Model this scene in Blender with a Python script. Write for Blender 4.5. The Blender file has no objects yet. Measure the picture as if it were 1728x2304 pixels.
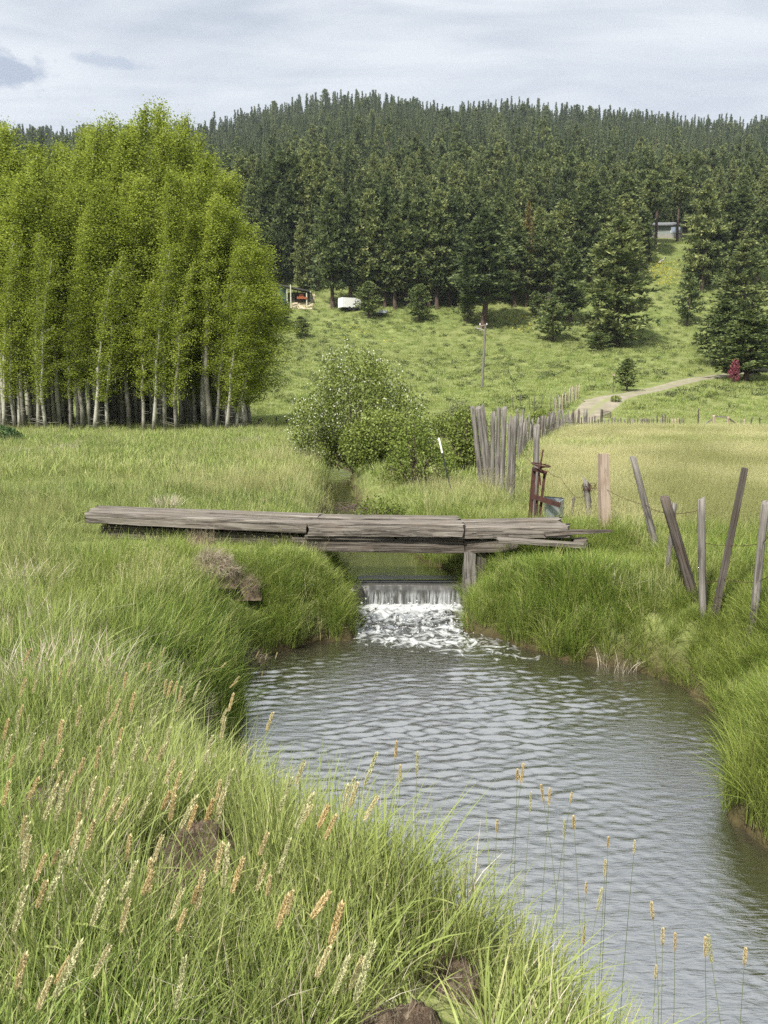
import bpy, math, random
import numpy as np
from mathutils import Vector, Matrix, Quaternion
from mathutils.bvhtree import BVHTree
random.seed(7)
RNG = np.random.default_rng(11)
scene = bpy.context.scene
COL = scene.collection
R = math.radians

# ------------------------------------------------------------------ camera
CAM_Z = 3.3
PITCH = R(8.93)
FPX = 1731.0                      # focal length in pixels of a 1728 x 2304 frame
cam_d = bpy.data.cameras.new('camera')
cam_d.sensor_fit = 'VERTICAL'; cam_d.sensor_height = 24.0; cam_d.lens = FPX / 2304 * 24.0
cam_d.clip_start = 0.05; cam_d.clip_end = 6000
cam = bpy.data.objects.new('camera', cam_d); COL.objects.link(cam)
cam.location = (0, 0, CAM_Z); cam.rotation_euler = (math.pi / 2 - PITCH, 0, 0)
scene.camera = cam
CP, SP = math.cos(PITCH), math.sin(PITCH)

def ray(px, py):
    a = (px - 864) / FPX; b = (1152 - py) / FPX
    return (a, CP + b * SP, -SP + b * CP)
def at(px, py, Y):
    d = ray(px, py); t = Y / d[1]
    return Vector((d[0] * t, Y, CAM_Z + d[2] * t))
def on_z(px, py, z):
    d = ray(px, py); t = (z - CAM_Z) / d[2]
    return (d[0] * t, d[1] * t)

# ------------------------------------------------------------------ noise
def _h(ix, iy, s):
    n = (ix.astype(np.int64) * 374761393 + iy.astype(np.int64) * 668265263 + s * 1442695041) & 0x7fffffff
    n = ((n ^ (n >> 13)) * 1274126177) & 0x7fffffff
    n = n ^ (n >> 16)
    return (n & 0xffff) / 65535.0
def vnoise(x, y, s=0):
    x = np.asarray(x, float); y = np.asarray(y, float)
    ix = np.floor(x); iy = np.floor(y); fx = x - ix; fy = y - iy
    fx = fx * fx * (3 - 2 * fx); fy = fy * fy * (3 - 2 * fy)
    a = _h(ix, iy, s); b = _h(ix + 1, iy, s); c = _h(ix, iy + 1, s); d = _h(ix + 1, iy + 1, s)
    return (a * (1 - fx) + b * fx) * (1 - fy) + (c * (1 - fx) + d * fx) * fy
def fbm(x, y, s=0, o=4):
    v = 0; a = .5; t = 0
    x = np.asarray(x, float); y = np.asarray(y, float)
    for i in range(o):
        v = v + a * vnoise(x, y, s + i * 17); t += a; a *= .5; x = x * 2.03 + 3.1; y = y * 2.03 + 1.7
    return v / t
def sstep(t):
    t = np.clip(t, 0, 1); return t * t * (3 - 2 * t)

# ------------------------------------------------------------------ water outline and terrain
WEIR_Y = 11.85
UP_Z = 0.35
far_left = [on_z(*p, 0) for p in [(800, 1357), (797, 1400), (792, 1440), (700, 1447), (610, 1472), (540, 1493)]]
near_left = [on_z(*p[:2], p[2] if len(p) > 2 else .98) for p in [(520, 1530), (535, 1610), (600, 1665), (700, 1715), (780, 1765), (850, 1825), (945, 1915), (1075, 1985), (1240, 2045, .95), (1290, 2120, .80), (1370, 2220, .68), (1440, 2320, .60)]]
near_left = [(x - .02, y - .05) for x, y in near_left]
right_b = [on_z(*p, 0) for p in [(1040, 1357), (1050, 1420), (1180, 1458), (1255, 1480), (1400, 1504), (1505, 1538), (1580, 1572), (1620, 1620), (1640, 1680), (1640, 1760), (1645, 1850), (1728, 1905)]]
POOL = [(-.52, WEIR_Y)] + far_left + near_left + [(1.18, 2.35), (1.5, 1.7), (2.3, .9), (9, -.4), (9, 3.3), (4.6, 4.2)] + right_b[::-1] + [(1.22, WEIR_Y)]
UPST = [(-.55, WEIR_Y - .02), (-1.0, 12.9), (-1.15, 14), (-1.3, 16), (-1.5, 20), (-1.9, 26), (-2.3, 34), (-1.5, 34), (-1.1, 26), (-.7, 20), (.2, 16), (.5, 14.6), (.62, 13.4), (1.1, 12.5), (1.24, WEIR_Y - .02)]

def poly_sd(x, y, poly):
    """signed distance to a polygon, negative inside"""
    x = np.asarray(x, float); y = np.asarray(y, float)
    P = np.array(poly); Q = np.roll(P, -1, 0)
    d = np.full(x.shape, 1e9); ins = np.zeros(x.shape, bool)
    for (ax, ay), (bx, by) in zip(P, Q):
        ex, ey = bx - ax, by - ay
        t = np.clip(((x - ax) * ex + (y - ay) * ey) / (ex * ex + ey * ey + 1e-12), 0, 1)
        d = np.minimum(d, (x - ax - t * ex) ** 2 + (y - ay - t * ey) ** 2)
        c = ((ay > y) != (by > y)) & (x < ex * (y - ay) / (ey if abs(ey) > 1e-12 else 1e-12) + ax)
        ins ^= c
    d = np.sqrt(d)
    return np.where(ins, -d, d)
def water_sd(x, y):
    x = np.asarray(x, float); y = np.asarray(y, float)
    d1 = np.full(x.shape, 30.0); d2 = np.full(x.shape, 30.0)
    m = (x > -12) & (x < 16) & (y > -9) & (y < 44)
    if m.any():
        w = (fbm(x[m] * 2.3, y[m] * 2.3, 5, 2) - .5) * .22
        d1[m] = poly_sd(x[m], y[m], POOL) + w
        d2[m] = poly_sd(x[m], y[m], UPST) + w * (y[m] > 12.6)
    return d1, d2

PY = [0, 69, 77, 85, 95, 110, 125, 140, 150, 165, 182, 200]
PZ = [0, 0, .9, 2.3, 3.3, 5.6, 8.3, 11.1, 14.6, 20.4, 28.5, 39]
RX = np.array([-400, 0, 200, 430, 560, 640, 760, 900, 1000, 1200, 1400, 1550, 1728, 2200]) 
RT = np.array([.30, .303, .300, .303, .316, .328, .338, .336, .330, .332, .322, .312, .311, .30]) - .016
def hill(x, y):
    z = np.interp(y, PY, PZ)
    xr = (RX - 864) / FPX * 700 * 1.0
    Rz = CAM_Z + 700 * np.interp(x * 700 / np.maximum(y, 200), xr, RT)
    t = np.clip((y - 200) / 500, 0, 1)
    up = 39 + (Rz - 39) * t
    up = up - np.clip(y - 700, 0, 999) * .25
    n = (fbm(x / 60, y / 60, 31, 3) - .5) * 16 * sstep((y - 210) / 160)
    return np.where(y > 200, up + n, z) + (fbm(x / 14, y / 14, 77, 3) - .5) * 1.3 * sstep((y - 80) / 40)
CLEAR = []           # (x, y, radius) where no grass grows
def H(x, y, fine=True):
    x = np.asarray(x, float); y = np.asarray(y, float)
    lf = 1.0 + 0 * x
    rt = np.interp(y, [0, 12, 25, 45, 69], [.85, .93, .88, .66, .36])
    xc = np.interp(y, [0, 12, 20, 34, 60], [2.5, .5, -.9, -2, -3])
    b = lf + (rt - lf) * sstep((x - xc + 2.5) / 5)
    b = b + np.where(y > 69, 0, (fbm(x / 6, y / 6, 3, 3) - .5) * .22)
    xs = np.where(x < 0, x * .55, x)
    b = b + .72 * np.exp(-((xs / 3.0) ** 2 + (y / 3.6) ** 2))
    b = b - np.where(y > 60, sstep((y - 60) / 9) * np.maximum(lf - .36, 0) * (x < xc), 0) * .0
    b = b + hill(x, y)
    d1, d2 = water_sd(x, y)
    w1 = .95 + .25 * np.clip((6 - y) / 4, 0, 1)
    t = np.clip(d1 / w1, 0, 1); r = 1 - (1 - t) ** 2.2
    bump = (fbm(x * 1.7, y * 1.7, 9, 3) - .5) * .12 if fine else 0
    out1 = np.where(d1 > 0, (b + bump) * r + (-.02) * (1 - r), np.maximum(-.02 + d1 * .9, -.5))
    t2 = np.clip(d2 / .8, 0, 1); r2 = 1 - (1 - t2) ** 2
    up = np.where(d2 > 0, out1 * r2 + (UP_Z - .02) * (1 - r2), np.maximum(UP_Z - .02 + d2 * .9, -.15))
    return np.where((y > WEIR_Y) & (d2 < .8), np.where(d2 > 0, np.minimum(up, out1 + .0) * 0 + up, up), out1)
def Hs(x, y):
    return float(H(np.array([x]), np.array([y]))[0])
def hit(px, py, dh=0.0, y0=1.2, y1=900):
    Y = np.concatenate([np.linspace(y0, 16, 900), np.linspace(16.01, 100, 1400), np.linspace(100.1, y1, 2000)])
    d = ray(px, py); t = Y / d[1]
    z = CAM_Z + d[2] * t; h = H(d[0] * t, Y) + dh
    k = np.argmax(z < h)
    if z[k] >= h[k]: k = len(Y) - 1
    return Vector((d[0] * t[k], Y[k], h[k] - dh))

# ------------------------------------------------------------------ mesh helpers
def mesh_np(name, V, F, mat=None, smooth=False, tint=None, attrs=None):
    V = np.asarray(V, np.float32); F = np.asarray(F, np.int32)
    me = bpy.data.meshes.new(name)
    me.vertices.add(len(V)); me.vertices.foreach_set('co', V.ravel())
    k = F.shape[1]; me.loops.add(F.size); me.loops.foreach_set('vertex_index', F.ravel())
    me.polygons.add(len(F)); me.polygons.foreach_set('loop_start', np.arange(len(F), dtype=np.int32) * k)
    if smooth: me.polygons.foreach_set('use_smooth', np.ones(len(F), bool))
    if tint is not None:
        a = me.attributes.new('tint', 'FLOAT', 'POINT'); a.data.foreach_set('value', np.asarray(tint, np.float32))
    for n, v in (attrs or {}).items():
        a = me.attributes.new(n, 'FLOAT', 'POINT'); a.data.foreach_set('value', np.asarray(v, np.float32))
    me.update(calc_edges=True); me.validate()
    if mat: me.materials.append(mat)
    return me
def link(name, me, parent=None, loc=None):
    o = bpy.data.objects.new(name, me); COL.objects.link(o)
    if parent: o.parent = parent
    if loc is not None: o.location = loc
    return o
def tag(o, label=None, cat=None, group=None, kind=None):
    if label: o['label'] = label
    if cat: o['category'] = cat
    if group: o['group'] = group
    if kind: o['kind'] = kind
    return o
def empty(name, loc=(0, 0, 0), rz=0):
    o = bpy.data.objects.new(name, None); COL.objects.link(o)
    o.location = loc; o.rotation_euler = (0, 0, rz); o.empty_display_size = .2
    return o
class MB:
    """collects boxes, tubes and sheets, then links them as one mesh object"""
    def __init__(s): s.v = []; s.f = []
    def add(s, V, F):
        b = len(s.v); s.v += [tuple(p) for p in V]; s.f += [tuple(i + b for i in f) for f in F]; return s
    def box(s, x0, x1, y0, y1, z0, z1):
        V = [(x0, y0, z0), (x1, y0, z0), (x1, y1, z0), (x0, y1, z0), (x0, y0, z1), (x1, y0, z1), (x1, y1, z1), (x0, y1, z1)]
        return s.add(V, [(0, 3, 2, 1), (4, 5, 6, 7), (0, 1, 5, 4), (1, 2, 6, 5), (2, 3, 7, 6), (3, 0, 4, 7)])
    def beam(s, p, q, w, h, up=(0, 0, 1)):
        p = Vector(p); q = Vector(q); d = (q - p).normalized(); u = Vector(up)
        r = d.cross(u)
        if r.length < 1e-4: r = d.cross(Vector((0, 1, 0)))
        r.normalize(); u = r.cross(d)
        V = [e + r * a * w / 2 + u * b * h / 2 for e in (p, q) for a, b in ((-1, -1), (1, -1), (1, 1), (-1, 1))]
        return s.add(V, [(0, 1, 2, 3), (7, 6, 5, 4), (0, 4, 5, 1), (1, 5, 6, 2), (2, 6, 7, 3), (3, 7, 4, 0)])
    def tube(s, pts, rad, n=8, cap=True):
        pts = [Vector(p) for p in pts]
        if not hasattr(rad, '__len__'): rad = [rad] * len(pts)
        V = []; F = []
        for i, p in enumerate(pts):
            d = (pts[min(i + 1, len(pts) - 1)] - pts[max(i - 1, 0)]).normalized()
            a = d.cross(Vector((0, 0, 1)) if abs(d.z) < .9 else Vector((0, 1, 0))).normalized(); b = d.cross(a)
            V += [p + (a * math.cos(2 * math.pi * k / n) + b * math.sin(2 * math.pi * k / n)) * rad[i] for k in range(n)]
        for i in range(len(pts) - 1):
            for k in range(n):
                k2 = (k + 1) % n
                F.append((i * n + k, i * n + k2, (i + 1) * n + k2, (i + 1) * n + k))
        if cap: F += [tuple(range(n - 1, -1, -1)), tuple((len(pts) - 1) * n + k for k in range(n))]
        return s.add(V, F)
    def ring(s, c, rad, r, n=28, m=8, axis='z', spoke=0):
        V = []; F = []
        for i in range(n):
            a = 2 * math.pi * i / n
            for k in range(m):
                b = 2 * math.pi * k / m
                V.append((c[0] + (rad + r * math.cos(b)) * math.cos(a), c[1] + (rad + r * math.cos(b)) * math.sin(a), c[2] + r * math.sin(b)))
        for i in range(n):
            for k in range(m):
                F.append((i * m + k, ((i + 1) % n) * m + k, ((i + 1) % n) * m + (k + 1) % m, i * m + (k + 1) % m))
        return s.add(V, F)
    def build(s, name, mat, parent=None, smooth=False, loc=None):
        me = bpy.data.meshes.new(name); me.from_pydata(s.v, [], s.f); me.update()
        if smooth:
            for p in me.polygons: p.use_smooth = True
        me.materials.append(mat)
        return link(name, me, parent, loc)

# ------------------------------------------------------------------ materials
def new_mat(name):
    m = bpy.data.materials.new(name); m.use_nodes = True
    nt = m.node_tree; nt.nodes.clear()
    return m, nt, nt.nodes.new('ShaderNodeOutputMaterial')
def N(nt, t, **kw):
    n = nt.nodes.new(t)
    for k, v in kw.items():
        if k in n.inputs.keys() if isinstance(k, str) else False: n.inputs[k].default_value = v
        else: setattr(n, k, v)
    return n
def ramp(nt, fac, stops):
    n = nt.nodes.new('ShaderNodeValToRGB'); e = n.color_ramp.elements
    while len(e) < len(stops): e.new(.5)
    for i, (p, c) in enumerate(stops):
        e[i].position = p; e[i].color = (c[0], c[1], c[2], 1) if hasattr(c, '__len__') else (c, c, c, 1)
    nt.links.new(fac, n.inputs[0]); return n.outputs[0]
def noise(nt, vec, scale, detail=4, rough=.55, dist=0):
    n = nt.nodes.new('ShaderNodeTexNoise'); n.inputs['Scale'].default_value = scale; n.inputs['Detail'].default_value = detail
    n.inputs['Roughness'].default_value = rough; n.inputs['Distortion'].default_value = dist
    if vec is not None: nt.links.new(vec, n.inputs['Vector'])
    return n.outputs['Fac']
def mixc(nt, f, a, b, mode='MIX'):
    n = nt.nodes.new('ShaderNodeMix'); n.data_type = 'RGBA'; n.blend_type = mode
    for s, v in ((n.inputs[0], f), (n.inputs[6], a), (n.inputs[7], b)):
        if hasattr(v, 'links') or hasattr(v, 'is_linked'): nt.links.new(v, s)
        elif hasattr(v, '__len__'): s.default_value = (v[0], v[1], v[2], 1)
        else: s.default_value = v
    return n.outputs[2]
def vm(nt, vec, scale):
    n = nt.nodes.new('ShaderNodeMapping'); n.inputs['Scale'].default_value = scale; nt.links.new(vec, n.inputs[0]); return n.outputs[0]
def mth(nt, op, a, b=None, c=None):
    n = nt.nodes.new('ShaderNodeMath'); n.operation = op
    for i, v in enumerate((a, b, c)):
        if v is None: continue
        if hasattr(v, 'is_linked'): nt.links.new(v, n.inputs[i])
        else: n.inputs[i].default_value = v
    return n.outputs[0]
def bump(nt, h, strength, dist):
    n = nt.nodes.new('ShaderNodeBump'); n.inputs['Strength'].default_value = strength; n.inputs['Distance'].default_value = dist
    nt.links.new(h, n.inputs['Height']); return n.outputs[0]
def bsdf(nt, out, color, rough=.8, normal=None, metal=0, spec=.4):
    b = nt.nodes.new('ShaderNodeBsdfPrincipled')
    if hasattr(color, 'is_linked'): nt.links.new(color, b.inputs['Base Color'])
    else: b.inputs['Base Color'].default_value = (*color, 1)
    if hasattr(rough, 'is_linked'): nt.links.new(rough, b.inputs['Roughness'])
    else: b.inputs['Roughness'].default_value = rough
    b.inputs['Metallic'].default_value = metal; b.inputs['Specular IOR Level'].default_value = spec
    if normal is not None: nt.links.new(normal, b.inputs['Normal'])
    nt.links.new(b.outputs[0], out.inputs[0]); return b
def leaf_mat(name, stops, trans=.3, patch=None, patch_scale=.25, patch_amt=.5, rough=.55, objvar=.25, spec=.25):
    """foliage: colour from a per-leaf random number, varied by patch of ground and by plant, part of the light passing through"""
    m, nt, out = new_mat(name)
    a = nt.nodes.new('ShaderNodeAttribute'); a.attribute_name = 'tint'
    oi = nt.nodes.new('ShaderNodeObjectInfo')
    f = mth(nt, 'ADD', a.outputs['Fac'], mth(nt, 'MULTIPLY', mth(nt, 'SUBTRACT', oi.outputs['Random'], .5), objvar))
    c = ramp(nt, f, stops)
    if patch:
        g = nt.nodes.new('ShaderNodeNewGeometry')
        n = noise(nt, g.outputs['Position'], patch_scale, 3, .6)
        c = mixc(nt, mth(nt, 'MULTIPLY', ramp(nt, n, [(.42, 0), (.62, 1)]), patch_amt), c, patch, 'MIX')
    b = nt.nodes.new('ShaderNodeBsdfPrincipled'); nt.links.new(c, b.inputs['Base Color'])
    b.inputs['Roughness'].default_value = rough; b.inputs['Specular IOR Level'].default_value = spec
    t = nt.nodes.new('ShaderNodeBsdfTranslucent'); nt.links.new(c, t.inputs[0])
    mx = nt.nodes.new('ShaderNodeMixShader'); mx.inputs[0].default_value = trans
    nt.links.new(b.outputs[0], mx.inputs[1]); nt.links.new(t.outputs[0], mx.inputs[2]); nt.links.new(mx.outputs[0], out.inputs[0])
    return m
def wood_mat(name, cols, axis='x', scale=1.0, bumpd=.006, stain=(.05, .042, .035)):
    m, nt, out = new_mat(name)
    tc = nt.nodes.new('ShaderNodeTexCoord'); oi = nt.nodes.new('ShaderNodeObjectInfo')
    av = nt.nodes.new('ShaderNodeVectorMath'); av.operation = 'ADD'
    nt.links.new(tc.outputs['Object'], av.inputs[0])
    sv = nt.nodes.new('ShaderNodeVectorMath'); sv.operation = 'SCALE'; sv.inputs[0].default_value = (13, 17, 11); nt.links.new(oi.outputs['Random'], sv.inputs['Scale'])
    nt.links.new(sv.outputs[0], av.inputs[1]); v = av.outputs[0]
    st = {'x': (1.6, 34, 34), 'z': (34, 34, 1.6)}[axis]; st2 = {'x': (.9, 9, 9), 'z': (9, 9, .9)}[axis]
    st = tuple(k * scale for k in st); st2 = tuple(k * scale for k in st2)
    g = noise(nt, vm(nt, v, st), 1, 5, .65, .4); g2 = noise(nt, vm(nt, v, st2), 1, 4, .6, .6); g3 = noise(nt, v, 3.1 * scale, 3, .6)
    c = ramp(nt, g, [(.28, cols[0]), (.5, cols[1]), (.72, cols[2])])
    c = mixc(nt, ramp(nt, g2, [(.36, .75), (.47, 0)]), c, stain)
    c = mixc(nt, ramp(nt, g3, [(.5, 0), (.75, .45)]), c, cols[3] if len(cols) > 3 else cols[0])
    g4 = noise(nt, vm(nt, v, tuple(k * scale for k in ((.7, 55, 55) if axis == 'x' else (55, 55, .7)))), 1, 3, .5, .8)
    c = mixc(nt, ramp(nt, g4, [(.34, .9), (.41, 0)]), c, tuple(k * .35 for k in cols[0]))
    g2 = mth(nt, 'MULTIPLY', g2, ramp(nt, g4, [(.32, .3), (.42, 1)]))
    h = mth(nt, 'ADD', mth(nt, 'MULTIPLY', g, .5), ramp(nt, g2, [(.33, 0), (.5, 1)]))
    bsdf(nt, out, c, .88, bump(nt, h, .9, bumpd), spec=.2)
    return m
def plain_mat(name, col, rough=.7, metal=0, var=.15, scale=6, bumpd=0, spec=.4, col2=None):
    m, nt, out = new_mat(name)
    tc = nt.nodes.new('ShaderNodeTexCoord')
    n = noise(nt, tc.outputs['Object'], scale, 5, .6)
    c2 = col2 or tuple(k * (1 - var * 2) for k in col)
    c = ramp(nt, n, [(.35, c2), (.62, col)])
    bsdf(nt, out, c, rough, bump(nt, n, .6, bumpd) if bumpd else None, metal, spec)
    return m
# ------------------------------------------------------------------ sun, sky, haze
SUN_EL, SUN_AZ = R(50), R(215)      # azimuth clockwise from +Y (the view direction): behind and to the left
sun_d = bpy.data.lights.new('sun', 'SUN'); sun_d.energy = 4.3; sun_d.angle = R(3); sun_d.color = (1, .95, .87)
sun = bpy.data.objects.new('sun', sun_d); COL.objects.link(sun)
sdir = Vector((math.sin(SUN_AZ) * math.cos(SUN_EL), math.cos(SUN_AZ) * math.cos(SUN_EL), math.sin(SUN_EL)))
sun.rotation_euler = (-sdir).to_track_quat('-Z', 'Y').to_euler()
world = bpy.data.worlds.new('World'); scene.world = world; world.use_nodes = True
nt = world.node_tree; nt.nodes.clear()
wo = nt.nodes.new('ShaderNodeOutputWorld'); bg = nt.nodes.new('ShaderNodeBackground')
sky = nt.nodes.new('ShaderNodeTexSky'); sky.sky_type = 'NISHITA'; sky.sun_disc = False; sky.sun_elevation = SUN_EL; sky.sun_rotation = SUN_AZ
sky.air_density = 1.0; sky.dust_density = 2.0
bg.inputs[1].default_value = .1
tc = nt.nodes.new('ShaderNodeTexCoord'); D = tc.outputs['Generated']
sx = nt.nodes.new('ShaderNodeSeparateXYZ'); nt.links.new(D, sx.inputs[0])
den = mth(nt, 'ADD', mth(nt, 'ABSOLUTE', sx.outputs[2]), .10)
cx = nt.nodes.new('ShaderNodeCombineXYZ')
nt.links.new(mth(nt, 'DIVIDE', sx.outputs[0], den), cx.inputs[0]); nt.links.new(mth(nt, 'DIVIDE', sx.outputs[1], den), cx.inputs[1])
P = cx.outputs[0]
big = noise(nt, vm(nt, P, (.7, 1.5, 1)), 1.0, 5, .55, .5)
fin = noise(nt, vm(nt, P, (.8, 2.2, 1)), 2.2, 5, .55, .8)
m1 = mth(nt, 'ADD', mth(nt, 'MULTIPLY', big, .7), mth(nt, 'MULTIPLY', fin, .3))
K = 5.5
def kc(c, s=1.0): return tuple(k * K * s for k in c)
cl = nt.nodes.new('ShaderNodeVectorMath'); cl.operation = 'SCALE'; cl.inputs['Scale'].default_value = K
cloud_c = ramp(nt, m1, [(.40, (.44, .50, .585)), (.46, (.54, .595, .68)), (.52, (.68, .725, .785)), (.58, (.86, .885, .91))])
# paler towards the skyline, as a cloud sheet seen edge-on is
hz = ramp(nt, sx.outputs[2], [(.30, 1), (.50, 0)])
cloud_c = mixc(nt, mth(nt, 'MULTIPLY', hz, mth(nt, 'ADD', .25, mth(nt, 'MULTIPLY', fin, .8))), cloud_c, (.80, .835, .88))
# a ragged small dark cloud and its scrap
def puff(px, py, wx, wy, amt):
    d = Vector(ray(px, py)).normalized()
    az = math.atan2(d.x, d.y); el = math.asin(d.z)
    A = mth(nt, 'ARCTAN2', sx.outputs[0], sx.outputs[1]); E = mth(nt, 'ARCSINE', sx.outputs[2])
    u = mth(nt, 'DIVIDE', mth(nt, 'SUBTRACT', A, az), wx); v = mth(nt, 'DIVIDE', mth(nt, 'SUBTRACT', E, el), wy)
    r = mth(nt, 'SQRT', mth(nt, 'ADD', mth(nt, 'MULTIPLY', u, u), mth(nt, 'MULTIPLY', v, v)))
    nn = noise(nt, vm(nt, D, (14, 14, 26)), 1, 5, .62)
    return mth(nt, 'MULTIPLY', ramp(nt, mth(nt, 'ADD', r, mth(nt, 'MULTIPLY', mth(nt, 'SUBTRACT', nn, .5), 3.2)), [(.55, 1), (1.0, 0)]), amt)
up = ramp(nt, sx.outputs[2], [(.40, 0), (.75, 1)])
cloud_c = mixc(nt, up, cloud_c, mixc(nt, 1.0, cloud_c, (2.0, 1.9, 1.74), 'MULTIPLY'))
cloud_c = mixc(nt, puff(30, 160, .072, .020, .8), cloud_c, (.40, .47, .59))
cloud_c = mixc(nt, puff(255, 140, .05, .009, .6), cloud_c, (.46, .53, .65))
nt.links.new(cloud_c, cl.inputs[0])
mixs = mixc(nt, .9, sky.outputs[0], cl.outputs[0])
nt.links.new(mixs, bg.inputs[0]); nt.links.new(bg.outputs[0], wo.inputs[0])
scene.view_settings.view_transform = 'Standard'; scene.view_settings.look = 'None'
scene.view_settings.exposure = 0.95; scene.view_settings.gamma = 1.0
try:
    scene.cycles.use_denoising = False; scene.cycles.use_adaptive_sampling = True; scene.cycles.adaptive_threshold = .02
    scene.cycles.max_bounces = 6; scene.cycles.diffuse_bounces = 3; scene.cycles.glossy_bounces = 3
    scene.cycles.transmission_bounces = 4; scene.cycles.transparent_max_bounces = 6; scene.cycles.volume_bounces = 0
    scene.cycles.sample_clamp_indirect = 4.0; scene.cycles.blur_glossy = 1.0; scene.cycles.caustics_reflective = False; scene.cycles.caustics_refractive = False
except Exception: pass
def haze_box():
    b = MB().box(-900, 900, -14, 1150, -2.5, 330)
    m, nt, out = new_mat('valley_air')
    v = nt.nodes.new('ShaderNodeVolumePrincipled')
    v.inputs['Color'].default_value = (.76, .84, .95, 1); v.inputs['Density'].default_value = .00012; v.inputs['Anisotropy'].default_value = .2
    nt.links.new(v.outputs[0], out.inputs['Volume'])
    o = b.build('haze', m); tag(o, 'thin bluish air between the creek and the wooded hill', 'haze', kind='stuff')
haze_box()

# ------------------------------------------------------------------ ground sheet
def axis_grid(n, half, a, b, c=0):
    u = np.linspace(-half, half, n)
    return c + a * np.sinh(b * u)
gx = axis_grid(620, 1, 1.94, 6.5)
uy = np.linspace(-.52, 1, 640); gy = 6 + 1.75 * np.sinh(7.05 * uy); gy = gy[(gy > -12) & (gy < 1100)]
X, Y = np.meshgrid(gx, gy)
Z = H(X.ravel(), Y.ravel())
V = np.stack([X.ravel(), Y.ravel(), Z], 1)
ny, nx = X.shape
ii = (np.arange(ny - 1)[:, None] * nx + np.arange(nx - 1)[None, :]).ravel()
F = np.stack([ii, ii + 1, ii + nx + 1, ii + nx], 1)
xs, ys = V[:, 0], V[:, 1]
GOLD_LINE = [(0, 1.6), (12, 2.6), (18, 2.9), (35, 6.5), (55, 13), (69, 19)]
def gold(x, y):
    xl = np.interp(y, [p[0] for p in GOLD_LINE], [p[1] for p in GOLD_LINE])
    return sstep((x - xl) / 1.5) * sstep((y - 11.2) / 2.5) * (1 - sstep((y - 57) / 4))
d1, d2 = water_sd(xs, ys)
bare = np.clip(1 - np.minimum(np.abs(d1), np.abs(d2)) / .35, 0, 1)
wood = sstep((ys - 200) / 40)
mg, nt, out = new_mat('meadow_ground')
geo = nt.nodes.new('ShaderNodeNewGeometry'); P = geo.outputs['Position']
def att(nt, n):
    a = nt.nodes.new('ShaderNodeAttribute'); a.attribute_name = n; return a.outputs['Fac']
n1 = noise(nt, P, .05, 4, .6); n2 = noise(nt, P, .6, 5, .65); n3 = noise(nt, P, 5, 4, .6)
c = ramp(nt, n2, [(.32, (.085, .12, .034)), (.5, (.145, .18, .055)), (.68, (.22, .24, .09))])
c = mixc(nt, ramp(nt, n1, [(.40, 0), (.62, .6)]), c, (.17, .18, .07))
c = mixc(nt, ramp(nt, n3, [(.30, .55), (.48, 0)]), c, (.06, .08, .025))
cg = ramp(nt, n2, [(.3, (.15, .18, .055)), (.5, (.27, .275, .10)), (.7, (.37, .35, .15))])
c = mixc(nt, att(nt, 'gold'), c, cg)
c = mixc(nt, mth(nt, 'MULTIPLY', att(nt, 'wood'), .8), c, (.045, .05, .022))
c = mixc(nt, att(nt, 'bare'), c, (.05, .036, .02))
bsdf(nt, out, c, .95, bump(nt, mth(nt, 'ADD', n3, n2), .6, .25), spec=.1)
ground = link('ground', mesh_np('ground', V, F, mg, True, attrs={'gold': gold(xs, ys), 'bare': bare, 'wood': wood}))
tag(ground, 'grassy valley floor rising into a wooded hill', 'ground', kind='structure')
bvh = BVHTree.FromPolygons([tuple(v) for v in V[:: 1]], [tuple(f) for f in F])
def gz(x, y):
    r = bvh.ray_cast(Vector((x, y, 900)), Vector((0, 0, -1)))
    return r[0].z if r[0] is not None else Hs(x, y)

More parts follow.
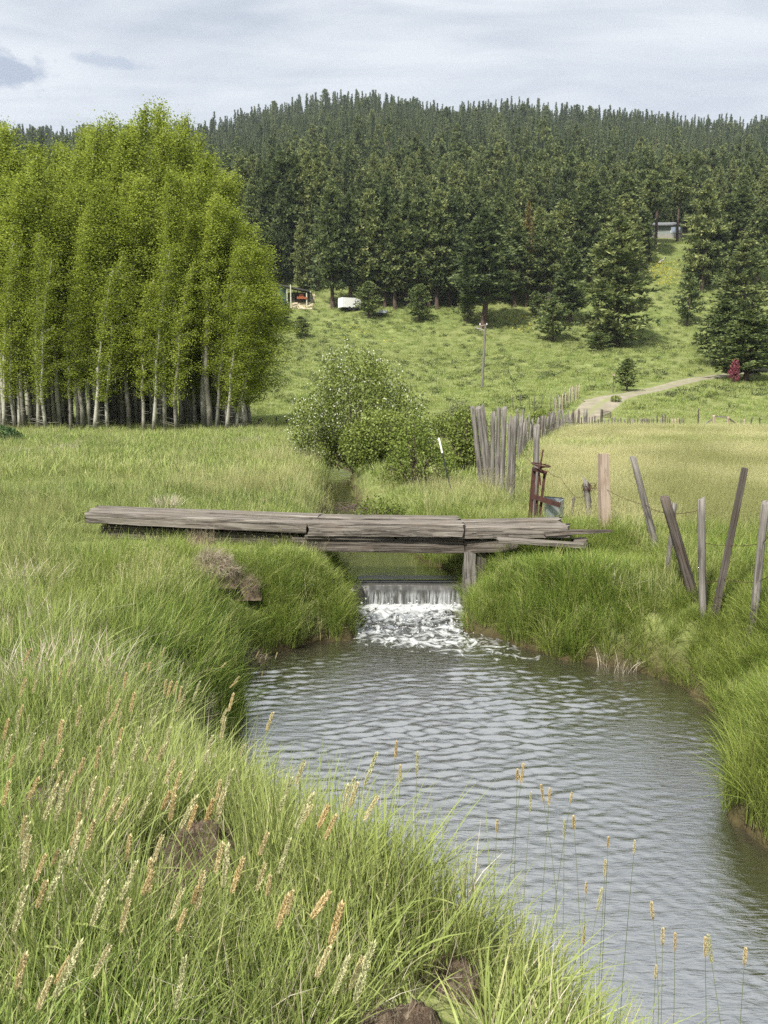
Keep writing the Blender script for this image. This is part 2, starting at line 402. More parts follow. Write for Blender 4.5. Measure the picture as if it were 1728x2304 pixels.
# ------------------------------------------------------------------ gravel road on the slope
m_road, nt, out = new_mat('gravel')
geo = nt.nodes.new('ShaderNodeNewGeometry'); P = geo.outputs['Position']
n2 = noise(nt, P, .7, 5, .7); n3 = noise(nt, P, 9, 3, .6)
c = ramp(nt, n2, [(.3, (.16, .145, .105)), (.55, (.235, .21, .16)), (.75, (.30, .27, .21))])
gr = mth(nt, 'MULTIPLY', att(nt, 'verge'), ramp(nt, n2, [(.35, 0), (.6, 1)]))
c = mixc(nt, gr, c, (.17, .2, .065))
bsdf(nt, out, c, .95, bump(nt, n3, .5, .05), spec=.1)
def road(pts, widths, name, label):
    P = [Vector((p.x, p.y, 0)) for p in pts]
    # densify
    Q = []; W = []
    for i in range(len(P) - 1):
        k = max(2, int((P[i + 1] - P[i]).length / .8))
        for j in range(k):
            t = j / k; Q.append(P[i].lerp(P[i + 1], t)); W.append(widths[i] * (1 - t) + widths[i + 1] * t)
    Q.append(P[-1]); W.append(widths[-1])
    for _ in range(30):
        Q = [Q[0]] + [(Q[i - 1] + Q[i] * 2 + Q[i + 1]) / 4 for i in range(1, len(Q) - 1)] + [Q[-1]]
    V = []; F = []; ver = []; n = 9
    for i, q in enumerate(Q):
        d = (Q[min(i + 1, len(Q) - 1)] - Q[max(i - 1, 0)]).normalized(); r = Vector((d.y, -d.x, 0))
        for k in range(n):
            u = k / (n - 1) * 2 - 1
            e = r * (u * W[i] / 2 * (1 + .12 * (vnoise(np.array([i * .2]), np.array([k * 3.0]), 8)[0] - .5) * (abs(u) > .9)))
            p = q + e
            V.append((p.x, p.y, gz(p.x, p.y) + (.07 if abs(u) < .95 else -.05)))
            ver.append(max(0, 1 - abs(abs(u) - 0) * 3.2) * .9 + max(0, abs(u) - .8) * 4)
        if i:
            b = (i - 1) * n
            F += [(b + k, b + k + 1, b + n + k + 1, b + n + k) for k in range(n - 1)]
    o = link(name, mesh_np(name, V, F, m_road, True, attrs={'verge': np.clip(ver, 0, 1)}))
    tag(o, label, 'road', kind='structure')
ROADP = []
rp = [hit(*p) for p in [(1290, 952), (1325, 932), (1345, 912), (1358, 898), (1420, 888), (1500, 868), (1600, 848), (1760, 824)]]
road(rp, [3.0, 3.4, 4.2, 3.8, 2.5, 2.3, 2.2, 2.2], 'road', 'pale two-track gravel road climbing the slope')
for q_ in rp: ROADP.append((q_.x, q_.y))
rp2 = [hit(*p) for p in [(1316, 905), (1330, 906), (1352, 905)]]
road(rp2, [2.0, 3.4, 3.0], 'road', 'short gravel spur where the track forks')

# ------------------------------------------------------------------ water
def grid_mask(x0, x1, y0, y1, s, poly, pad):
    xs = np.arange(x0, x1, s); ys = np.arange(y0, y1, s)
    X, Y = np.meshgrid(xs, ys); sd = poly_sd(X.ravel(), Y.ravel(), poly).reshape(X.shape)
    ny, nx = X.shape
    ok = sd < pad
    cell = ok[:-1, :-1] & ok[1:, :-1] & ok[:-1, 1:] & ok[1:, 1:]
    ii = (np.arange(ny - 1)[:, None] * nx + np.arange(nx - 1)[None, :])[cell]
    F = np.stack([ii, ii + 1, ii + nx + 1, ii + nx], 1)
    u, inv = np.unique(F, return_inverse=True)
    return X.ravel()[u], Y.ravel()[u], inv.reshape(F.shape)
def waves(x, y, rng, n, l0, l1, spread, base=math.pi / 2):
    z = np.zeros_like(x)
    for _ in range(n):
        L = l0 * (l1 / l0) ** rng.random(); a = base + rng.normal() * spread
        k = 2 * math.pi / L
        z += L / l1 * np.sin(k * (x * math.cos(a) + y * math.sin(a)) + rng.random() * 6.28 + 7.5 * fbm(x * 1.3, y * 2.2, int(rng.integers(1e6)), 2))
    return z / math.sqrt(n / 2)
def water_mat(name, deep, bumps, shine=.42):
    m, nt, out = new_mat(name)
    g = nt.nodes.new('ShaderNodeNewGeometry'); P = g.outputs['Position']
    h = noise(nt, vm(nt, P, (6, 24, 1)), 1, 4, .62, .9)
    h2 = noise(nt, vm(nt, P, (16, 42, 1)), 1, 2, .5, .2)
    nn = bump(nt, mth(nt, 'ADD', h, mth(nt, 'MULTIPLY', h2, .35)), bumps, .012)
    b = bsdf(nt, out, deep, .4, nn, spec=.1)
    gl = nt.nodes.new('ShaderNodeBsdfGlossy'); gl.inputs['Roughness'].default_value = .03; gl.inputs[0].default_value = (.93, .95, .97, 1); nt.links.new(nn, gl.inputs['Normal'])
    fr = nt.nodes.new('ShaderNodeFresnel'); fr.inputs[0].default_value = 1.333; nt.links.new(nn, fr.inputs['Normal'])
    mw = nt.nodes.new('ShaderNodeMixShader'); nt.links.new(mth(nt, 'ADD', shine, mth(nt, 'MULTIPLY', fr.outputs[0], 1 - shine)), mw.inputs[0])
    nt.links.new(b.outputs[0], mw.inputs[1]); nt.links.new(gl.outputs[0], mw.inputs[2]); nt.links.new(mw.outputs[0], out.inputs[0])
    return m, nt, mw, out
m_water, nt, wb, wout = water_mat('pool_water', (.030, .028, .018), .5)
def foam_density(x, y):
    """how much white water: strong under the fall, thinning towards the pool and along the right side"""
    t = np.clip((WEIR_Y - y) / (WEIR_Y - 9.9), 0, 2)
    xe = np.interp(y, [8.6, 9.2, 10, 11.9], [1.7, 1.5, .55, .35]); wdt = np.interp(y, [8.6, 9.2, 9.8, 10.4, 11.9], [.35, .7, 1.3, 1.2, 1.0])
    lat = np.clip(1 - ((x - xe) / wdt) ** 2, 0, 1)
    n = fbm(x * 4, y * 3, 12, 4)
    f = np.clip(1.05 - t * .62, 0, 1) * (.72 + .5 * np.exp(-((y - 11.55) / .22) ** 2) + .3 * np.exp(-((y - 10.15) / .18) ** 2))
    f = np.where(y < 10, np.clip((y - 8.9) / 1.1, 0, 1) * .72, f)
    return lat ** .5 * f, n
wx, wy, wF = grid_mask(-2.4, 6.5, .2, 12.0, .02, POOL, .25)
rg = np.random.default_rng(3)
calm = sstep((wy - 4.0) / 3.6) * (1 - .55 * sstep((wx - 1.4) / 1.6)) * (1 - .6 * sstep((wy - 8.7) / 1.2))
patch = .15 + 1.9 * sstep((fbm(wx * .8, wy * 1.1, 41, 4) - .25) / .5)
wz = waves(wx, wy, rg, 30, .075, .22, .26, math.pi / 2 + .10) * .0042 * (.09 + calm) * patch
wz += waves(wx, wy, rg, 10, .09, .15, .6, math.pi / 2 - .4) * .0009 * (1 - calm * .5) * patch
rap = sstep((wy - 9.75) / .9) * np.clip(1 - np.abs((wx - .35) / 1.6) ** 4, 0, 1)
wz += rap * ((fbm(wx * 5, wy * 5, 21, 4) - .45) * .15 * (1 - .6 * sstep((wy - 11.3) / .3)) + .05 * sstep((wy - 10.1) / 1.2) * fbm(wx * 2, wy * 2.5, 33, 2) * (1 - sstep((wy - 11.3) / .4)))
fd, fn = foam_density(wx, wy)
foam_a = np.clip(fd, 0, 1)
fo = ramp(nt, mth(nt, 'ADD', att(nt, 'foam'), mth(nt, 'MULTIPLY', mth(nt, 'SUBTRACT', noise(nt, vm(nt, nt.nodes[0].outputs[0] if False else [n for n in nt.nodes if n.type == 'NEW_GEOMETRY'][0].outputs['Position'], (4.2, 3.4, 4)), 1, 5, .60, 2.2), .5), 2.3)), [(.42, 0), (.70, .6), (1.0, 1)])
fo = mth(nt, 'MULTIPLY', fo, ramp(nt, att(nt, 'foam'), [(.02, 0), (.12, 1)]))
fb = nt.nodes.new('ShaderNodeBsdfPrincipled'); fb.inputs['Base Color'].default_value = (.50, .52, .52, 1); fb.inputs['Roughness'].default_value = .6
mx = nt.nodes.new('ShaderNodeMixShader'); nt.links.new(fo, mx.inputs[0]); nt.links.new(wb.outputs[0], mx.inputs[1]); nt.links.new(fb.outputs[0], mx.inputs[2]); nt.links.new(mx.outputs[0], wout.inputs[0])
water = link('water', mesh_np('water', np.stack([wx, wy, wz], 1), wF, m_water, True, attrs={'foam': foam_a}))
tag(water, 'rippled pool with white water below a small weir', 'water', kind='structure')
m_up = water_mat('slow_water', (.05, .048, .016), .08, .35)[0]
ux, uyy, uF = grid_mask(-3, 2, WEIR_Y, 35, .07, UPST, .18)
uz = UP_Z + waves(ux, uyy, rg, 6, .3, .5, .5) * .0012
upw = link('water', mesh_np('water', np.stack([ux, uyy, uz], 1), uF, m_up, True))
tag(upw, 'still olive water held behind the weir under the bridge', 'water', kind='structure')
# ------------------------------------------------------------------ weir and its fall
m_wet = plain_mat('wet_dark_timber', (.05, .045, .04), .25, 0, .3, 9, .02)
weir = empty('weir', (.35, WEIR_Y, 0)); tag(weir, 'low timber weir across the creek under the plank bridge', 'weir')
MB().box(-.95, .93, -.02, .16, -.45, .315).build('sill', m_wet, weir)
b = MB(); b.tube([(-.80, -.30, .16), (-.80, -.2, .165), (-.80, .25, .17)], [.135, .15, .15], 18)
b.build('log', m_wet, weir, True)
V = []; F = []; xs_ = np.linspace(-.42, 1.26, 90)
prof = [(.30, .352), (.12, .352), (.02, .347), (-.05, .33), (-.10, .29), (-.135, .22), (-.155, .12), (-.165, .02), (-.17, -.12)]
pp = []
for i in range(len(prof) - 1):
    for j in range(5):
        t = j / 5; pp.append((prof[i][0] * (1 - t) + prof[i + 1][0] * t, prof[i][1] * (1 - t) + prof[i + 1][1] * t))
pp.append(prof[-1])
fallv = []
for x in xs_:
    for k, (dy, z) in enumerate(pp):
        f = max(0, (.31 - z) / .3)
        w = (vnoise(np.array([x * 14]), np.array([z * 1.5]), 4)[0] - .5) * .035 * min(1, f * 2) + (vnoise(np.array([x * 3.0]), np.array([0.]), 6)[0] - .5) * .05 * min(1, f * 3)
        V.append((x, WEIR_Y + dy + w, z)); fallv.append(f)
m = len(pp)
for i in range(len(xs_) - 1):
    for k in range(m - 1): F.append((i * m + k, (i + 1) * m + k, (i + 1) * m + k + 1, i * m + k + 1))
m_fall, nt, out = new_mat('falling_water')
g = nt.nodes.new('ShaderNodeNewGeometry'); P = g.outputs['Position']
st = noise(nt, vm(nt, P, (26, 6, 2.2)), 1, 4, .65, .5); s2 = noise(nt, vm(nt, P, (1.7, 0, 0)), 1, 2, .5); s3 = noise(nt, vm(nt, P, (60, 60, 22)), 1, 3, .6)
sf = mth(nt, 'ADD', mth(nt, 'ADD', mth(nt, 'MULTIPLY', st, .62), mth(nt, 'MULTIPLY', s3, .0)), mth(nt, 'MULTIPLY', s2, .35))
fo = mth(nt, 'MULTIPLY', ramp(nt, sf, [(.44, 0), (.62, .85)]), ramp(nt, att(nt, 'fall'), [(.25, 0), (.55, .9)]))
# the lip breaks white
b1 = nt.nodes.new('ShaderNodeBsdfPrincipled'); b1.inputs['Base Color'].default_value = (.045, .045, .04, 1); b1.inputs['Roughness'].default_value = .32
nt.links.new(bump(nt, st, .25, .01), b1.inputs['Normal'])
b2 = nt.nodes.new('ShaderNodeBsdfPrincipled'); b2.inputs['Base Color'].default_value = (.5, .52, .53, 1); b2.inputs['Roughness'].default_value = .5
mx = nt.nodes.new('ShaderNodeMixShader'); nt.links.new(fo, mx.inputs[0]); nt.links.new(b1.outputs[0], mx.inputs[1]); nt.links.new(b2.outputs[0], mx.inputs[2]); nt.links.new(mx.outputs[0], out.inputs[0])
fall = link('waterfall', mesh_np('waterfall', V, F, m_fall, True, attrs={'fall': fallv}))
tag(fall, 'thin sheet of dark water falling over the weir with white streaks', 'waterfall', kind='stuff')
# splashes: many small white drops and lumps of froth at the foot of the fall
rg = np.random.default_rng(5); V = []; F = []
ico = [(0, 0, 1), (.9, 0, .3), (.28, .85, .3), (-.73, .53, .3), (-.73, -.53, .3), (.28, -.85, .3), (0, 0, -.8)]
icf = [(0, 1, 2), (0, 2, 3), (0, 3, 4), (0, 4, 5), (0, 5, 1), (6, 2, 1), (6, 3, 2), (6, 4, 3), (6, 5, 4), (6, 1, 5)]
for i in range(260):
    x = rg.uniform(-.35, 1.2); cl_ = vnoise(np.array([x * 3.3]), np.array([1.]), 50)[0]
    if i < 40:
        y = WEIR_Y - .2 - abs(rg.normal()) * .16; z = .01 + abs(rg.normal()) * .035 * (.3 + 2.2 * cl_ ** 2); r = rg.uniform(.006, .022)
    else:
        y = rg.uniform(9.9, 11.6); z = .04 + abs(rg.normal()) * .035; r = rg.uniform(.004, .013)
    b0 = len(V); q = rg.uniform(.7, 1.4, 3)
    V += [(x + v[0] * r * q[0], y + v[1] * r * q[1], z + v[2] * r * q[2]) for v in ico]; F += [tuple(k + b0 for k in f) for f in icf]
m_foam = plain_mat('froth', (.52, .54, .55), .5, 0, .05, 20)
sp = link('splash_foam', mesh_np('splash_foam', V, F, m_foam, True)); tag(sp, 'white drops and froth thrown up at the foot of the fall', 'foam', kind='stuff')

# ------------------------------------------------------------------ blade and leaf builders
def blades(n, Rd, h0, h1, w, lean, curl, seed, segs=4, wind=(.12, .05), tint=(0, 1), dense=0.5):
    r = np.random.default_rng(seed)
    a0 = r.uniform(0, 2 * np.pi, n); rr = Rd * r.random(n) ** dense
    bx, by = rr * np.cos(a0), rr * np.sin(a0)
    h = r.uniform(h0, h1, n); a = a0 + r.normal(0, 1.0, n)
    le = np.abs(r.normal(0, lean, n)) + .03; cu = np.abs(r.normal(0, curl, n)); tw = r.uniform(0, np.pi, n)
    wd = w * r.uniform(.6, 1.25, n)
    t = np.linspace(0, 1, segs + 1)[None, :]
    ho = (le[:, None] * t + cu[:, None] * t ** 2.2) * h[:, None]
    up = h[:, None] * t * (1 - .28 * np.minimum(cu, 1.6)[:, None] * t ** 2)
    x = bx[:, None] + np.cos(a)[:, None] * ho + wind[0] * h[:, None] * t ** 1.6
    y = by[:, None] + np.sin(a)[:, None] * ho + wind[1] * h[:, None] * t ** 1.6
    px, py = -np.sin(a + (tw - np.pi / 2) * .7), np.cos(a + (tw - np.pi / 2) * .7)
    ww = wd[:, None] * np.where(t < .55, 1, np.sqrt(np.maximum(1 - ((t - .55) / .45) ** 1.5, 0.004))) / 2
    L = np.stack([x - px[:, None] * ww, y - py[:, None] * ww, up], -1)
    Rr = np.stack([x + px[:, None] * ww, y + py[:, None] * ww, up], -1)
    V = np.stack([L, Rr], 2).reshape(-1, 3)
    k = segs + 1
    b = (np.arange(n)[:, None] * k + np.arange(segs)[None, :]).ravel() * 2
    F = np.stack([b, b + 1, b + 3, b + 2], 1)
    ti = np.repeat(r.uniform(tint[0], tint[1], n), k * 2)
    return V, F, ti
def join(parts):
    V = []; F = []; T = []; o = 0
    for v, f, t in parts:
        V.append(v); F.append(f + o); T.append(t); o += len(v)
    return np.concatenate(V), np.concatenate(F), np.concatenate(T)
def leaves(C, size, rg, tint, flat=0.0, aspect=.8):
    """one small folded quad per centre"""
    n = len(C); d = rg.normal(size=(n, 3)); d[:, 2] = d[:, 2] * (1 - flat)
    d /= np.linalg.norm(d, axis=1)[:, None]
    s = np.cross(d, rg.normal(size=(n, 3))); s /= np.linalg.norm(s, axis=1)[:, None] + 1e-9
    u = np.cross(d, s); sz = size * rg.uniform(.65, 1.25, n)[:, None] if np.isscalar(size) else size[:, None]
    V = np.stack([C - d * sz * .5, C + s * sz * .5 * aspect + u * sz * .08, C + d * sz * .5, C - s * sz * .5 * aspect + u * sz * .08], 1).reshape(-1, 3)
    F = np.arange(n * 4).reshape(n, 4)
    return V, F, np.repeat(tint, 4)
def kites(C, Dv, L, W, rg, tint):
    n = len(C); Dv = Dv / (np.linalg.norm(Dv, axis=1)[:, None] + 1e-9)
    s = np.cross(Dv, rg.normal(size=(n, 3))); s /= np.linalg.norm(s, axis=1)[:, None] + 1e-9
    L = L[:, None]; W = W[:, None]
    V = np.stack([C, C + Dv * L * .45 + s * W * .5, C + Dv * L, C + Dv * L * .45 - s * W * .5], 1).reshape(-1, 3)
    return V, np.arange(n * 4).reshape(n, 4), np.repeat(tint, 4)
def proto(name, parts, mat):
    V, F, T = join(parts) if isinstance(parts, list) else parts
    me = mesh_np(name, V, F, mat, False, tint=T)
    return bpy.data.objects.new(name, me)          # a source shape: not linked to the scene itself
def scatter(name, pts, rot, scl, idx, protos, label, cat):
    pts = np.asarray(pts, np.float32)
    me = bpy.data.meshes.new(name); me.vertices.add(len(pts)); me.vertices.foreach_set('co', pts.ravel())
    for n, t, v, k in (('rot', 'FLOAT_VECTOR', rot, 'vector'), ('scl', 'FLOAT_VECTOR', scl, 'vector'), ('idx', 'INT', idx, 'value')):
        a = me.attributes.new(n, t, 'POINT'); a.data.foreach_set(k, np.asarray(v, np.int32 if t == 'INT' else np.float32).ravel())
    me.update()
    o = link(name, me); tag(o, label, cat, kind='stuff')
    ng = bpy.data.node_groups.new(name + '_scatter', 'GeometryNodeTree')
    ng.interface.new_socket('Geometry', in_out='INPUT', socket_type='NodeSocketGeometry')
    ng.interface.new_socket('Geometry', in_out='OUTPUT', socket_type='NodeSocketGeometry')
    gi = ng.nodes.new('NodeGroupInput'); go = ng.nodes.new('NodeGroupOutput'); jn = ng.nodes.new('GeometryNodeJoinGeometry')
    def na(n, t):
        q = ng.nodes.new('GeometryNodeInputNamedAttribute'); q.data_type = t; q.inputs[0].default_value = n; return [s for s in q.outputs if s.enabled and s.name == 'Attribute'][0]
    ra = na('rot', 'FLOAT_VECTOR'); sa = na('scl', 'FLOAT_VECTOR'); ia = na('idx', 'INT')
    er = ng.nodes.new('FunctionNodeEulerToRotation'); ng.links.new(ra, er.inputs[0])
    for k, p in enumerate(protos):
        cmpn = ng.nodes.new('FunctionNodeCompare'); cmpn.data_type = 'INT'; cmpn.operation = 'EQUAL'
        ins = [s for s in cmpn.inputs if s.enabled]; ng.links.new(ia, ins[0]); ins[1].default_value = k
        ob = ng.nodes.new('GeometryNodeObjectInfo'); ob.inputs['Object'].default_value = p; ob.inputs['As Instance'].default_value = False
        ip = ng.nodes.new('GeometryNodeInstanceOnPoints')
        ng.links.new(gi.outputs[0], ip.inputs['Points']); ng.links.new(cmpn.outputs[0], ip.inputs['Selection']); ng.links.new(ob.outputs['Geometry'], ip.inputs['Instance'])
        ng.links.new(er.outputs[0], ip.inputs['Rotation']); ng.links.new(sa, ip.inputs['Scale']); ng.links.new(ip.outputs[0], jn.inputs[0])
    ng.links.new(jn.outputs[0], go.inputs[0])
    md = o.modifiers.new('scatter', 'NODES'); md.node_group = ng
    return o

# ------------------------------------------------------------------ grass
GREEN = [(0, (.03, .065, .016)), (.28, (.105, .18, .03)), (.58, (.23, .32, .062)), (.82, (.40, .46, .15)), (.95, (.44, .41, .22)), (1, (.50, .46, .28))]
m_grass = leaf_mat('grass_blade', GREEN, .32, (.32, .35, .12), .3, .6)
m_bank = leaf_mat('bank_grass_blade', [(0, (.045, .085, .018)), (.4, (.15, .23, .034)), (.75, (.27, .35, .07)), (.93, (.32, .345, .095)), (1, (.42, .38, .18))], .36, (.23, .265, .06), .6, .45)
m_gold = leaf_mat('seeding_grass_blade', [(0, (.13, .18, .045)), (.3, (.25, .27, .085)), (.6, (.45, .43, .20)), (1, (.64, .60, .36))], .3, (.20, .22, .07), .22, .75)
m_dry = leaf_mat('dead_grass_blade', [(0, (.20, .16, .10)), (.5, (.38, .33, .24)), (1, (.55, .50, .40))], .2)
m_head = leaf_mat('seed_head', [(0, (.36, .38, .19)), (.4, (.56, .53, .32)), (.75, (.60, .51, .29)), (1, (.54, .40, .19))], .15)
def head_parts(c, d, L, r, rg, n, t0, t1):
    """a foxtail: short bristles set all along a thin axis"""
    c = np.asarray(c, float); d = np.asarray(d, float) / np.linalg.norm(d)
    s = rg.random(n); prof = np.sin(np.pi * (.10 + .86 * s)) ** .55
    a = rg.uniform(0, 2 * np.pi, n); e1 = np.cross(d, [0, 1, .3]); e1 /= np.linalg.norm(e1); e2 = np.cross(d, e1)
    o = np.cos(a)[:, None] * e1 + np.sin(a)[:, None] * e2
    C = c + d * (s * L)[:, None] + o * (prof * r * .55)[:, None]
    return kites(C, d * .9 + o * .55, r * 1.25 * rg.uniform(.7, 1.3, n), np.full(n, r * .5), rg, rg.uniform(t0, t1, n))
PN = [proto('near_grass', blades(24, .13, .28, .62, .0062, .16, .26, 100 + i, 5, (.10, .02), (0, 1)), m_grass) for i in range(4)]
PN += [proto('near_grass', blades(16, .10, .20, .46, .0125, .26, .6, 120 + i, 6, (.08, .0), (.05, .9)), m_grass) for i in range(2)]
PN += [proto('near_straw', blades(12, .14, .2, .58, .0042, .38, .5, 130 + i, 4, (.15, .0), (0, 1)), m_dry) for i in range(2)]
PB = [proto('bank_grass', blades(46, .14, .36, .78, .0078, .22, .45, 200 + i, 6, (.05, -.02), (0, 1)), m_bank) for i in range(5)]
PM = [proto('meadow_grass', blades(44, .24, .14, .44, .008, .28, .4, 300 + i, 3, (.08, .02), (0, 1)), m_grass) for i in range(5)]
PF = [proto('far_grass', blades(60, .6, .16, .42, .022, .25, .4, 400 + i, 2, (.14, .0), (.2, 1)), m_grass) for i in range(4)]
def gold_proto(seed, n, Rd, w, hl, hr, nh):
    rg = np.random.default_rng(seed); parts = [blades(n, Rd, .25, .5, w, .2, .4, seed, 3, (.14, .0), (0, .8))]
    st_ = blades(int(n * .8), Rd, .42, .66, w * .5, .10, .12, seed + 1, 3, (.16, .0), (.3, .9)); parts.append(st_)
    v = st_[0].reshape(-1, 4, 2, 3)
    for k in range(v.shape[0]):
        top = v[k, -1].mean(0); d = top - v[k, -2].mean(0)
        parts.append(head_parts(top - d * .2, d, hl, hr, rg, nh, .55, 1))
    return proto('seeding_grass', parts, m_gold)
PG = [gold_proto(500 + i, 26, .25, .006, .055, .007, 16) for i in range(4)]
PGF = [gold_proto(520 + i, 34, .6, .016, .09, .016, 6) for i in range(3)]
def sample(n, x0, x1, y0, y1, dens, seed, pad=1.4, clear=True):
    r = np.random.default_rng(seed)
    x = r.uniform(x0, x1, n); y = r.uniform(y0, y1, n)
    k = (np.abs(x) < .58 * y + pad)
    x, y = x[k], y[k]
    d1, d2 = water_sd(x, y); sd = np.minimum(d1, d2)
    k = (r.random(len(x)) < dens(x, y, sd)) & (sd > .02)
    x, y, sd = x[k], y[k], sd[k]
    if clear:
        k = np.ones(len(x), bool)
        for cx_, cy_, cr in CLEAR: k &= (((x - cx_) ** 2 + (y - cy_) ** 2) > cr * cr * r.uniform(.5, 1.1, len(x)))
        x, y, sd = x[k], y[k], sd[k]
    return x, y, sd, r
def place(name, x, y, r, protos, smin, smax, label, cat, tilt=.12, hs=None, pick=None, sink=.02):
    z = H(x, y) - sink; n = len(x)
    s = r.uniform(smin, smax, n) * (hs if hs is not None else 1)
    rot = np.stack([r.normal(0, tilt, n), r.normal(0, tilt, n), r.normal(0, .8, n) + np.where(r.random(n) < .5, r.uniform(-3, 3, n), 0)], 1)
    scl = np.stack([s * .5 + .5 * np.mean(s), s * .5 + .5 * np.mean(s), s], 1)
    return scatter(name, np.stack([x, y, z], 1), rot, scl, pick if pick is not None else r.integers(0, len(protos), n), protos, label, cat)
# bare earth showing through the sward: (px, py, size m, height m)
m_soil, nt, out = new_mat('crumbly_soil')
tcn = nt.nodes.new('ShaderNodeTexCoord'); P = tcn.outputs['Object']
n2 = noise(nt, P, 9, 6, .7); n3 = noise(nt, vm(nt, P, (40, 40, 12)), 1, 4, .6, 1.5)
c = ramp(nt, n2, [(.3, (.05, .036, .026)), (.5, (.11, .08, .056)), (.7, (.18, .135, .095))]); c = mixc(nt, ramp(nt, n3, [(.52, 0), (.68, .8)]), c, (.24, .21, .155))
bsdf(nt, out, c, .95, bump(nt, mth(nt, 'ADD', n2, n3), 1, .04), spec=.1)
m_root = plain_mat('matted_roots', (.13, .10, .07), .95, 0, .3, 22, .03, .1, (.05, .035, .025))
def mound(px, py, rx, ry, h, label, seed, cl=1.0, name='soil_mound', strw=60, keep=None):
    p = hit(px, py, .12) if keep is None else keep
    n = 30; V = []; F = []; rg = np.random.default_rng(seed)
    for i in range(n):
        for j in range(n):
            u, v = i / (n - 1) * 2 - 1, j / (n - 1) * 2 - 1
            r = math.hypot(u, v)
            b = max(0, 1 - r * r) ** .7
            nn = fbm(np.array([u * 2.2 + seed]), np.array([v * 2.2]), seed, 5)[0]
            V.append((u * rx, v * ry, h * b * (.35 + 1.3 * nn) * (.75 if seed in (7, 8, 9, 10) else 1) + (fbm(np.array([u * 7]), np.array([v * 7 + seed]), seed + 3, 3)[0] - .5) * h * .5 * (b > 0) - .06 * (r > .9)))
    for i in range(n - 1):
        for j in range(n - 1): F.append((i * n + j, (i + 1) * n + j, (i + 1) * n + j + 1, i * n + j + 1))
    o = link(name, mesh_np(name, V, F, m_root if seed in (7, 8, 9, 10) else m_soil, True), loc=(p.x, p.y, Hs(p.x, p.y) + .01)); tag(o, label, 'soil mound')
    if strw:
        v, f, t = blades(strw, 1, .1, .34, .0055 if strw < 250 else .008, .9, .8, seed, 4, (.1, -.2) if strw < 250 else (.5, -.7), (0, 1) if strw < 250 else (-.3, .7), .6)
        v[:, 0] *= rx * .9; v[:, 1] *= ry * .9; rr_ = np.clip((v[:, 0] / rx) ** 2 + (v[:, 1] / ry) ** 2, 0, 1); v[:, 2] = v[:, 2] * (.5 if strw < 250 else .75) + h * .8 * (1 - rr_) ** .7
        q = link('dead_grass', mesh_np('dead_grass', v, f, m_dry, False, tint=t), o)
    CLEAR.append((p.x, p.y - .12, max(rx, ry) * cl * 1.25)); CLEAR.append((p.x * .93, p.y * .93 - .1, max(rx, ry) * cl * .8)); return o
mound(445, 1905, .20, .22, .17, 'broad crumbly brown earth mound among the tall foxtails', 1, 1.25)
mound(900, 2290, .15, .12, .11, 'lumpy reddish earth mound at the bottom edge of the near bank', 2, 1.4)
mound(433, 1735, .10, .12, .22, 'small dark upright clod of earth behind the broad brown mound', 3, 1.2, strw=20)
mound(140, 1795, .30, .18, .12, 'low reddish earth patch in foxtails by the edge of the picture', 4, 1.0)
mound(1010, 2150, .12, .09, .08, 'small earth slip half hidden in grass at the water edge', 6, 1.1)
mound(480, 1285, .34, .26, .34, 'hummock of matted grey roots below the long bridge timber', 7, .9, strw=1500)
mound(545, 1318, .26, .16, .16, 'low tail of matted roots trailing from the grey root hummock', 8, .8, strw=1000)
mound(450, 1212, .26, .12, .16, 'rounded tan clod just under the edge of the bridge timber', 9, .9, strw=300)
mound(555, 1482, .30, .10, .16, 'undercut brown bank of roots where the far pool edge meets grass', 10, .6, strw=500)
mound(385, 1330, .06, .06, .1, 'tiny dark burrow heap in the yellow green grass', 12, 1.3, strw=6)

# clumps of bleached dead grass, each a thing
def tussock(px, py, Rd, h, n, label, seed, dh=.15, wind=(.02, -.02)):
    p = hit(px, py, dh)
    V, F, T = blades(n, Rd, h * .5, h, .006, .22, .45, seed, 5, wind, (.2, 1))
    o = link('dry_tussock', mesh_np('dry_tussock', V, F, m_dry, False, tint=T), loc=(p.x, p.y, Hs(p.x, p.y) - .02))
    tag(o, label, 'dry grass'); return o
for i, a in enumerate([(150, 1560, .34, .62, 300, 'large bleached tussock of dead stems in the near bank grass'),
                       (70, 1440, .36, .60, 190, 'loose fan of bent pale stems uphill of the large bleached tussock'),
                       (45, 1335, .34, .60, 190, 'straw fan at the left picture edge level with the bridge timbers'),
                       (50, 1580, .26, .62, 180, 'dead pale tuft at the left picture edge below the bleached tussock'),
                       (378, 1135, .22, .42, 260, 'round pale dead tussock in the meadow behind the bridge'),
                       (565, 992, .55, .5, 220, 'wispy silver dead clump in front of the aspens'),
                       (140, 1010, .6, .55, 160, 'pale dead grass patch in front of the white aspen trunks'),
                       (60, 1020, .7, .5, 160, 'straw coloured patch beside the dark green nettle clump'),
                       (1400, 1305, .10, .34, 60, 'pinkish dry stalks in the grass below the leaning fence posts'),
                       (1262, 1300, .12, .36, 50, 'thin white dead stalks in the tall right bank grass'),
                       (1395, 1480, .25, .3, 130, 'fringe of flattened straw hanging over the right pool edge'),
                       (860, 1240, .25, .34, 90, 'dead stalks beside the still water under the bridge')]):
    tussock(*a, seed=700 + i)

def low_by_bridge(x, y):
    yb = np.interp(x, [-4.6, -1.2, 3.2], [12.05, 11.5, 11.1])
    return 1 - .58 * sstep(1 - np.abs(y - yb + .45) / 1.15) * (np.abs(x + .7) < 4.6)
def low_by_posts(x, y):
    d = np.full(np.shape(x), 9.0)
    for a, b in [(4.0, 11.2), (3.75, 9.9), (3.6, 9.0), (3.45, 8.2), (3.5, 7.3)]: d = np.minimum(d, np.hypot(x - a, y - b + .5))
    return 1 - .5 * sstep(1 - d / 1.2)
